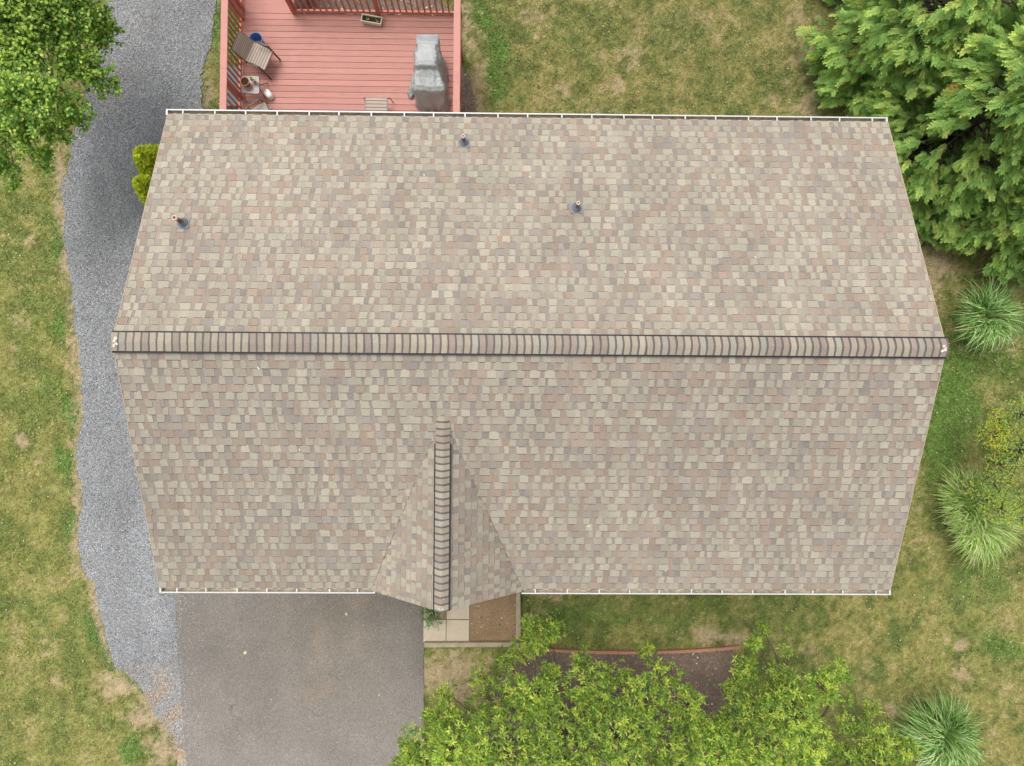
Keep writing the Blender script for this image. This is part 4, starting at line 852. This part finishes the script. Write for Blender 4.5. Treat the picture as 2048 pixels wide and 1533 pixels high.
def whorl_tree(base, clumps, label, dens=1.0, name='broadleaf_tree', LL=0.105, group=None):
    """clumps: (px, py, z, radius, density)"""
    t = empty(name, (base[0], base[1], 0), label, 'tree', group); fo = Foliage(); m = MB()
    cs = [(at(px, py, z), r, d) for px, py, z, r, d in clumps]; fork = np.array([base[0], base[1], .7])
    m.tube([(base[0], base[1], -.1), fork], [.09, .075], 9)
    for c, r, d in cs:
        limb(m, fork+RNG.normal(0, .03, 3), c-np.array([0, 0, r*.35]), 0.03, .008, .2)
        n = int(200*(r/.6)**2*d*dens); tint = RNG.uniform(.78, 1.2); D = rdir(n, -.25); D[:, 2] *= .95
        R_ = r*(RNG.uniform(.12, 1.0, n)**.45)[:, None]*(0.8+.4*vnoise(D[:, 0]*2.2+c[0]*3, D[:, 1]*2.2+c[1]*3, 3))[:, None]
        P = c + D*R_
        for k in range(0, n, 4): m.tube([c+(P[k]-c)*.15, P[k]], [.007, .003], 4)
        tw = D*0.6 + np.array([0, 0, .75]) + RNG.normal(0, .3, (n, 3)); tw /= np.linalg.norm(tw, axis=1, keepdims=True)
        new = RNG.random(n) < .30*np.clip((P[:, 2]-c[2])/r+.6, 0, 1.3)
        A = np.cross(tw, [0.3, .8, .1]); A /= np.linalg.norm(A, axis=1, keepdims=True); B = np.cross(tw, A)
        for k in range(8):
            ph = k*2.4 + RNG.normal(0, .3, n); el = RNG.uniform(.15, .9, n)*(1.2 if k > 5 else 1)
            D2 = (A*np.cos(ph)[:, None]+B*np.sin(ph)[:, None])*np.cos(el)[:, None] + tw*np.sin(el)[:, None]
            col = np.where(new[:, None], choose([(0.46, 0.56, 0.085), (0.58, 0.64, 0.12), (0.38, 0.50, 0.075)], [4, 2, 3], n), choose([(0.12, 0.22, 0.035), (0.23, 0.36, 0.055), (0.33, 0.46, 0.075), (0.46, 0.44, 0.07), (0.50, 0.25, 0.08)], [4, 5, 3, .3, .1], n))
            fo.add(leaf_t(LL, LL*.33), P - tw*(.012*k) + D2*.006, frames(D2, RNG.normal(0, .45, n)), RNG.uniform(.6, 1.2, n), col*tint)
    m.build('trunk', M_BARK, t, True); fo.build('crown', M_LEAF, t); return t
whorl_tree(at(1130, 1500)[:2]+np.array([0, .6]), [(1120,1475,3.9,.85,1),(1010,1490,3.7,.8,1),(915,1500,3.3,.7,1),(845,1490,2.9,.55,.9),(880,1430,2.3,.45,.8),(1235,1465,3.8,.8,1),(1345,1480,3.4,.7,1),(1420,1505,3.1,.6,1),(1435,1455,2.6,.4,.9),(1395,1440,2.8,.35,.9),(1455,1500,2.8,.45,1),(1180,1375,3.2,.6,.95),(1075,1395,3.2,.6,.9),(985,1395,2.4,.5,.6),
   (1290,1390,3.1,.55,.9),(1370,1410,2.9,.5,.9),(1165,1315,2.6,.26,.9),(1240,1345,2.7,.35,.7),(1292,1300,2.5,.26,.75),(1310,1345,2.5,.3,.6),(1345,1345,2.3,.28,.5),(1100,1345,2.7,.3,.9),(1030,1370,2.6,.35,.6),(960,1350,2.0,.25,.5),(890,1385,1.7,.25,.7),(1070,1278,1.9,.42,1.0),(1040,1300,1.8,.35,.7),(1105,1262,1.8,.32,.8),(1060,1245,1.9,.22,.9),(1010,1320,1.6,.3,.4),(820,1520,2.7,.45,1),
   (1130,1560,3.9,.8,.9),(960,1570,3.4,.8,.9),(1300,1570,3.7,.8,.9)], 'large bushy light green tree below the front gable, beside the asphalt')
whorl_tree(at(1590, 1480)[:2]+np.array([0, .7]), [(1580,1420,3.5,.65,1),(1500,1400,3.1,.55,1),(1640,1370,3.1,.45,1),(1675,1345,2.9,.3,1),(1560,1360,3.0,.4,.9),(1490,1335,2.5,.35,.9),(1510,1285,2.3,.22,1.1),(1525,1258,2.2,.16,1.2),(1470,1450,2.8,.5,.9),(1540,1490,3.2,.6,1),(1620,1480,3.1,.55,.9),(1465,1375,2.3,.3,.7),(1570,1300,1.9,.2,.4),(1575,1262,1.9,.12,.7),(1600,1560,3.1,.6,1),(1480,1540,2.8,.5,.9)],
   'bushy green tree at the right end of the mulch bed')
whorl_tree(at(1740, 1530)[:2]+np.array([-.1, .3]), [(1745,1480,2.6,.5,1),(1800,1500,2.4,.38,1.1),(1700,1450,2.4,.3,.6),(1740,1415,2.1,.22,.8),(1690,1520,2.5,.45,.9),(1760,1550,2.6,.5,1),(1690,1395,2.2,.2,.6),(1650,1540,2.4,.4,.7)],
   'yellow tipped green shrub touching the lowest ornamental grass clump')

def pear_tree():
    cl = [(20,40,5.6,1.0),(110,40,5.2,.8),(60,110,5.4,.7),(150,90,4.6,.55),(190,40,4.0,.5),(205,80,3.6,.42),(150,20,4.8,.6),(190,150,4.2,.45),(150,140,4.4,.4),(215,175,3.9,.3),(100,190,5.2,.65),(40,200,5.6,.8),(150,225,4.3,.42),(175,240,4.0,.25),(110,260,4.3,.45),(50,270,4.9,.6),(90,310,4.0,.3),(95,335,3.8,.16),(10,330,4.2,.45),(30,370,3.6,.18),(-40,120,5.4,1.0),(-40,250,5.2,.8),(225,60,3.5,.2),(-20,-40,6,1.1),(100,-50,5.4,.9),(70,20,5.9,.6)]
    cl = [(a_, b_, z*.62+.4, r*1.12) for a_, b_, z, r in cl]; b = np.array([-12.9, 8.9]); t = empty('pear_tree', (b[0], b[1], 0), 'round leaved green tree overhanging the gravel drive in the top left corner', 'tree'); fo = Foliage(); m = MB(); fork = np.array([b[0], b[1], 1.2])
    m.tube([(b[0], b[1], -.1), fork, fork+np.array([0, 0, 2.0])], [.15, .11, .05], 10)
    for px, py, z, r in cl:
        c = at(px, py, z); d = c-fork; limb(m, fork+np.array([0, 0, RNG.uniform(0, 1.4)]), c-np.array([0, 0, r*.3]), .035, .008, .25, 8)
        nt2 = int(54*(r/.5)**2); tint = RNG.uniform(.78, 1.15); D = rdir(nt2, -.35); A0 = c + D*r*RNG.uniform(.0, .55, (nt2, 1)); dr = D*.75+np.array([0, 0, .35])+d/np.linalg.norm(d)*.55; dr /= np.linalg.norm(dr, axis=1, keepdims=True); ln = r*RNG.uniform(.45, .85, nt2)
        for k in range(0, nt2, 2): m.tube([A0[k], A0[k]+dr[k]*ln[k]], [.007, .003], 4)
        for k in range(9):
            s = (k+.7)/9; P = A0 + dr*(ln*s)[:, None]; a_ = RNG.uniform(0, 6.283, nt2); D2 = np.stack([np.cos(a_), np.sin(a_), RNG.uniform(-.55, .35, nt2)], 1)*.8 + dr*.5
            top = s > .7; hi = np.clip((P[:, 2]-c[2])/r, 0, 1)[:, None]
            col = choose([(0.14, 0.29, 0.055), (0.22, 0.41, 0.075), (0.32, 0.51, 0.10)], [4, 4, 2], nt2); yl = choose([(0.44, 0.60, 0.10), (0.56, 0.68, 0.14)], [3, 2], nt2)
            col = np.where(RNG.random((nt2, 1)) < hi*(.85 if top else .4)+.07, yl, col)
            fo.add(leaf_round(.072, .062), P+D2*.02, frames(D2, RNG.normal(0, .4, nt2)), RNG.uniform(.7, 1.15, nt2), col*tint)
    m.build('trunk', M_BARK, t, True); fo.build('crown', M_LEAF, t)
pear_tree()

def plume_template(seed, L=0.46):
    """flat conifer spray: a midrib with slim feathery side branchlets; paler new growth at the tips"""
    rn = random.Random(seed); V = []; F = []; K = []
    def blade(p, d, l, w_, k):
        p = np.array(p); d = np.array(d)/np.linalg.norm(d); s = np.cross(d, (0, 0, 1)); s = s/np.linalg.norm(s); n = len(V)
        V.extend([p, p+d*l*.5-s*w_*.5, p+d*l+np.array([0, 0, -.12*l]), p+d*l*.5+s*w_*.5]); F.append((n, n+1, n+2)); F.append((n, n+2, n+3)); K.extend([k]*4)
    nb = 10
    for i in range(nb):
        u = (i+.5)/nb; base = np.array([L*u, rn.uniform(-.01, .01), .07*math.sin(u*2.5)-.14*L*u*u])
        for sg in (-1, 1):
            an = math.radians(rn.uniform(28, 46)*(1-.3*u)); l = L*.52*(1-u*.55)*rn.uniform(.6, 1.15); d = np.array([math.cos(an), sg*math.sin(an), rn.uniform(-.35, .2)])
            kk = max(3, int(l/.026))
            for j in range(kk):
                t = (j+.3)/kk; q = base + d*l*t + np.array([0, 0, -.12*l*t*t]); kc = .72+.55*(.5*u+.5*t)
                for s2 in (-1, 1):
                    a2 = an*sg + s2*math.radians(26); blade(q, (math.cos(a2), math.sin(a2), rn.uniform(-.3, .35)), rn.uniform(.045, .07)*(1.1-.3*t), .0165, kc)
            blade(base+d*l*.85, d, .06, .014, 1.3)
    for j in range(6): blade((L*(.8+.03*j), 0, -.1*L), (1, rn.uniform(-.6, .6), -.2), .07, .014, 1.3)
    return np.array(V), np.array(F), np.array(K)
PLU = [plume_template(k) for k in range(5)]
def leyland(x, y, R0, H, label, px_cull=True):
    t = empty('leyland_cypress', (x, y, 0), label, 'tree', 'tall conifers in the top right corner'); m = MB(); m.tube([(x, y, -.1), (x, y, H*.5), (x, y, H)], [.16, .1, .015], 9); fo = Foliage()
    nbr = 430; sp = []
    for _ in range(nbr):
        h = .25 + (H-.4)*RNG.random()**1.25; az = RNG.uniform(0, 6.283); rr = R0*(1-(h/H)**1.7)**.8*RNG.uniform(.72, 1.1)+.08
        out_ = np.array([math.cos(az), math.sin(az), 0]); tip = np.array([x, y, h]) + out_*rr
        q = to_px(tip[None])[0]
        if q[0] > 2230 or q[1] < -170: continue
        if np.dot(out_[:2], -np.array([x, y])) < -.55*math.hypot(x, y): continue
        m.tube([np.array([x, y, h-.25*rr]), tip-out_*.25], [.022, .008], 5)
        big = RNG.uniform(.55, .9); k = RNG.integers(14, 24)
        for i in range(k):
            a_ = RNG.normal(0, .38); b = -out_*RNG.uniform(.0, .34) + np.array([RNG.normal(0, .11), RNG.normal(0, .11), RNG.normal(.02, .11)])
            d = np.array([math.cos(az+a_), math.sin(az+a_), RNG.uniform(-.3, .3)]); sp.append((tip+b-out_*.2, d, big*RNG.uniform(.65, 1.05), RNG.uniform(0, 1)*0+max(0., min(1., b[2]*3+.5+RNG.normal(0, .2)))))
    P = np.array([s[0] for s in sp]); D = np.array([s[1] for s in sp]); sc = np.array([s[2] for s in sp]); tp = np.array([s[3] for s in sp])
    base = choose([(0.20, 0.36, 0.09), (0.30, 0.47, 0.12), (0.41, 0.56, 0.15), (0.55, 0.65, 0.18)], [3, 4, 3, 1.8], len(P), .18); base = base*(1-.0*tp[:, None])
    yl = RNG.random(len(P)) < .006; base[yl] = (0.36, 0.20, 0.05)
    idx = RNG.integers(0, 5, len(P)); Rm = frames(D, RNG.normal(0, .45, len(P)))
    for k in range(5):
        s_ = idx == k; fo.add(PLU[k], P[s_], Rm[s_], sc[s_], base[s_])
    m.build('trunk', M_BARK, t, True); fo.build('crown', M_CONIF, t)
leyland(10.1, 8.5, 2.55, 6.8, 'tall feathery conifer at the top edge, nearest the back lawn')
leyland(11.1, 6.0, 2.5, 7.0, 'tall feathery conifer beside the upper right corner of the roof')
leyland(13.0, 4.55, 2.2, 6.4, 'tall feathery conifer directly above the uppermost ornamental grass')
leyland(13.2, 8.6, 2.5, 7.6, 'tallest feathery conifer, in the extreme top right corner')

def arbor(px, py, H, R0, label):
    tip = at(px, py, H); x, y = tip[0], tip[1]; t = empty('golden_arborvitae', (x, y, 0), label, 'shrub', 'golden shrubs beside the gravel drive'); fo = Foliage(); n = 5200
    h = RNG.random(n)**1.3*H*.97+.05; az = RNG.uniform(0, 6.283, n); rr = R0*np.clip(1-(h/H)**1.9, 0, 1)**.85*RNG.uniform(.75, 1.03, n); O = np.stack([np.cos(az), np.sin(az), np.zeros(n)], 1)
    P = np.stack([x+rr*O[:, 0], y+rr*O[:, 1], h], 1); D = O*.7+np.array([0, 0, .7])+RNG.normal(0, .2, (n, 3))
    col = choose([(0.44, 0.54, 0.04), (0.62, 0.64, 0.05), (0.22, 0.36, 0.05), (0.74, 0.70, 0.06)], [4, 3, 3, 1.4], n, .15)
    T = PLU[0][0]*.24, PLU[0][1], PLU[0][2]; fo.add(T, P, frames(D, RNG.uniform(-1.5, 1.5, n)), RNG.uniform(.7, 1.2, n), col)
    MB().tube([(x, y, -.05), (x, y, H*.8)], [.05, .01]).build('trunk', M_BARK, t, True); fo.build('crown', M_CONIF, t)
arbor(280, 306, 2.1, .56, 'golden green cone shrub at the roof edge, the upper one'); arbor(278, 364, 2.0, .46, 'golden green cone shrub at the roof edge, the lower one')


def grass_clump(px, py, R0, H, n, label, cols, bias=(0, 0), ns=9):
    c = at(px, py, 0); t = empty('ornamental_grass', (c[0], c[1], 0), label, 'grass clump', 'ornamental grasses on the right lawn')
    az = RNG.uniform(0, 6.283, n); r0 = RNG.uniform(0, 1, n)**.6*.42*R0; reach = R0*RNG.uniform(.12, .8, n); h = H*RNG.uniform(.6, 1.05, n); n = n
    b = np.stack([c[0]+r0*np.cos(az+.4), c[1]+r0*np.sin(az+.4)], 1); az2 = az+RNG.normal(0, .32, n); dr = np.stack([np.cos(az2), np.sin(az2)], 1)*reach[:, None]+np.array(bias)
    crv = RNG.normal(.08, .38, n); w0 = RNG.uniform(.008, .0165, n); az0 = RNG.uniform(0, 6.283); reach = reach*(1+.22*np.cos(az-az0)+.12*np.cos(3*az+az0)); dr = np.stack([np.cos(az2), np.sin(az2)], 1)*reach[:, None]+np.array(bias); V = np.zeros((n, ns, 2, 3))
    for i in range(ns):
        s = i/(ns-1); zz = h*(np.sin(s*math.pi*.62)/1.0)*(1-.18*s*s); hx_ = (s**1.5)
        px_ = b + dr*hx_ + np.stack([-dr[:, 1], dr[:, 0]], 1)*(crv*s*s)[:, None]
        sd_ = np.stack([-dr[:, 1], dr[:, 0]], 1)/(np.linalg.norm(dr, axis=1, keepdims=True)+1e-6); ww = w0*(1-s**2.2)+.0012
        V[:, i, 0, :2] = px_-sd_*ww[:, None]; V[:, i, 1, :2] = px_+sd_*ww[:, None]; V[:, i, 0, 2] = zz; V[:, i, 1, 2] = zz+ww*.8
    bs = (np.arange(n)*ns*2)[:, None]; F = np.concatenate([bs+np.array([[2*i, 2*i+1, 2*i+3, 2*i+2]]) for i in range(ns-1)], 0)
    mesh('blades', V.reshape(-1, 3), F, M_BLADE, t, col=np.repeat(choose(cols, [1]*len(cols), n, .2), ns*2, 0), smooth=True)
GC = [(0.20, 0.38, 0.09), (0.28, 0.47, 0.13), (0.38, 0.56, 0.20), (0.44, 0.60, 0.26), (0.14, 0.28, 0.06), (0.11, 0.24, 0.05), (0.48, 0.60, 0.30)]*4 + [(0.50, 0.42, 0.22)]; GC2 = [(0.30, 0.46, 0.09), (0.44, 0.60, 0.18), (0.54, 0.68, 0.27), (0.22, 0.36, 0.07), (0.60, 0.66, 0.34)]*4 + [(0.50, 0.42, 0.22)]
grass_clump(1935, 640, .95, 1.25, 1050, 'ornamental grass clump right of the roof ridge, below the conifers', GC, (.05, -.1))
grass_clump(1900, 990, .95, 1.15, 900, 'ornamental grass clump half under the yellowish sapling', GC2)
grass_clump(1915, 1035, 1.05, 1.15, 1100, 'ornamental grass clump just below the one under the sapling', GC2, (.12, -.1))
grass_clump(1852, 1440, 1.1, 1.35, 1450, 'lowest ornamental grass clump, in the bottom right of the lawn', GC, (.0, .0))

def sapling():
    b = at(2010, 900)[:2]; t = empty('sapling', (b[0], b[1], 0), 'sparse yellowish sapling leaning over the right lawn', 'tree'); fo = Foliage(); m = MB(); fork = np.array([b[0], b[1], .6]); m.tube([(b[0], b[1], 0), fork], [.04, .03], 7)
    for px, py, z, r, dn_, yel in [(2040,830,2.6,.4,.8,.2),(1990,870,2.2,.34,1,.9),(2000,840,2.3,.25,.8,.7),(2040,900,2.4,.4,.8,.3),(2000,930,2.2,.3,.7,.3),(2060,980,2.4,.5,.8,.3),(1975,1000,2.0,.3,.5,.35),(1935,975,1.9,.2,.4,.5),(2000,1020,2.0,.35,.8,.4),(1990,970,2.1,.35,.7,.3),(2080,880,2.6,.5,.9,.2),(2045,1040,1.9,.3,.6,.3)]:
        c = at(px, py, z); limb(m, fork, c, .025, .008); n = int(560*(r/.35)**2*dn_); D = rdir(n, -.6); P = c+D*r*RNG.uniform(.1, 1, (n, 1))**.5*1.15
        for k in range(0, n, 8): m.tube([c, P[k]], [.005, .002], 4)
        a_ = RNG.uniform(0, 6.283, n); D2 = np.stack([np.cos(a_), np.sin(a_), RNG.uniform(-.4, .5, n)], 1)
        col = np.where(RNG.random((n, 1)) < yel, choose([(0.42, 0.42, 0.04), (0.33, 0.40, 0.05), (0.55, 0.42, 0.05)], [3, 4, 1], n), choose([(0.14, 0.25, 0.05), (0.21, 0.32, 0.07), (0.28, 0.38, 0.1)], [3, 3, 2], n))
        col = col*1.35; fo.add(leaf_t(.058, .028), P, frames(D2, RNG.normal(0, .5, n)), RNG.uniform(.6, 1.2, n), col)
    m.build('trunk', M_BARK, t, True); fo.build('crown', M_LEAF, t)
sapling()
def leafy():
    c = at(866, 1222, .1); t = empty('leafy_plant', (c[0], c[1], 0), 'blue green long leaved plant beside the slabs under the gable tip', 'plant'); fo = Foliage(); n = 150
    m = MB(); az = RNG.uniform(0, 6.283, 14)
    for k in range(14):
        d = np.array([math.cos(az[k]), math.sin(az[k])]); L = RNG.uniform(.15, .34); tip = np.array([c[0]+d[0]*L, c[1]+d[1]*L-.03, RNG.uniform(.35, .7)]); m.tube([(c[0], c[1], 0), (c[0]+d[0]*L*.3, c[1]+d[1]*L*.3, tip[2]*.7), tip], [.008, .006, .003], 5)
        for j in range(13):
            s = (j+3)/15; P = np.array([[c[0]+d[0]*L*s, c[1]+d[1]*L*s-.03*s, tip[2]*(s**.7)]]); a2 = az[k]+RNG.normal(0, 1.0); D2 = np.array([[math.cos(a2), math.sin(a2), RNG.uniform(-.2, .6)]])
            fo.add(leaf_t(.16, .032), P, frames(D2), np.array([RNG.uniform(.7, 1.1)]), choose([(0.12, 0.24, 0.10), (0.17, 0.31, 0.14), (0.28, 0.42, 0.16), (0.36, 0.46, 0.14)], [4, 4, 2, 1], 1))
    m.build('stem', M_BARK, t, True); fo.build('leaves', M_LEAF, t)
leafy()
# fallen leaves on the asphalt
def fallen(px, py, L, rz, lab):
    c = at(px, py, .03); m = MB(); Vv, Ff = leaf_round(L, L*.8); Vv = Vv@np.array([[math.cos(rz), math.sin(rz), 0], [-math.sin(rz), math.cos(rz), 0], [0, 0, 1]])+c; V2 = Vv-np.array([0, 0, .002])
    m.add(list(Vv)+list(V2), [tuple(f) for f in Ff]+[tuple(int(i)+len(Vv) for i in f[::-1]) for f in Ff]); tag(m.build('fallen_leaf', simple('pale_dry_leaf', (0.62, 0.56, 0.26), .7) if 'pale_dry_leaf' not in bpy.data.materials else bpy.data.materials['pale_dry_leaf']), lab, 'leaf')
fallen(487, 1308, .10, .6, 'larger pale yellow leaf lying mid asphalt'); fallen(694, 1231, .08, 2.2, 'small pale leaf on the tan stained asphalt'); fallen(757, 1392, .05, 1, 'tiny pale leaf on the asphalt near the large bushy tree')
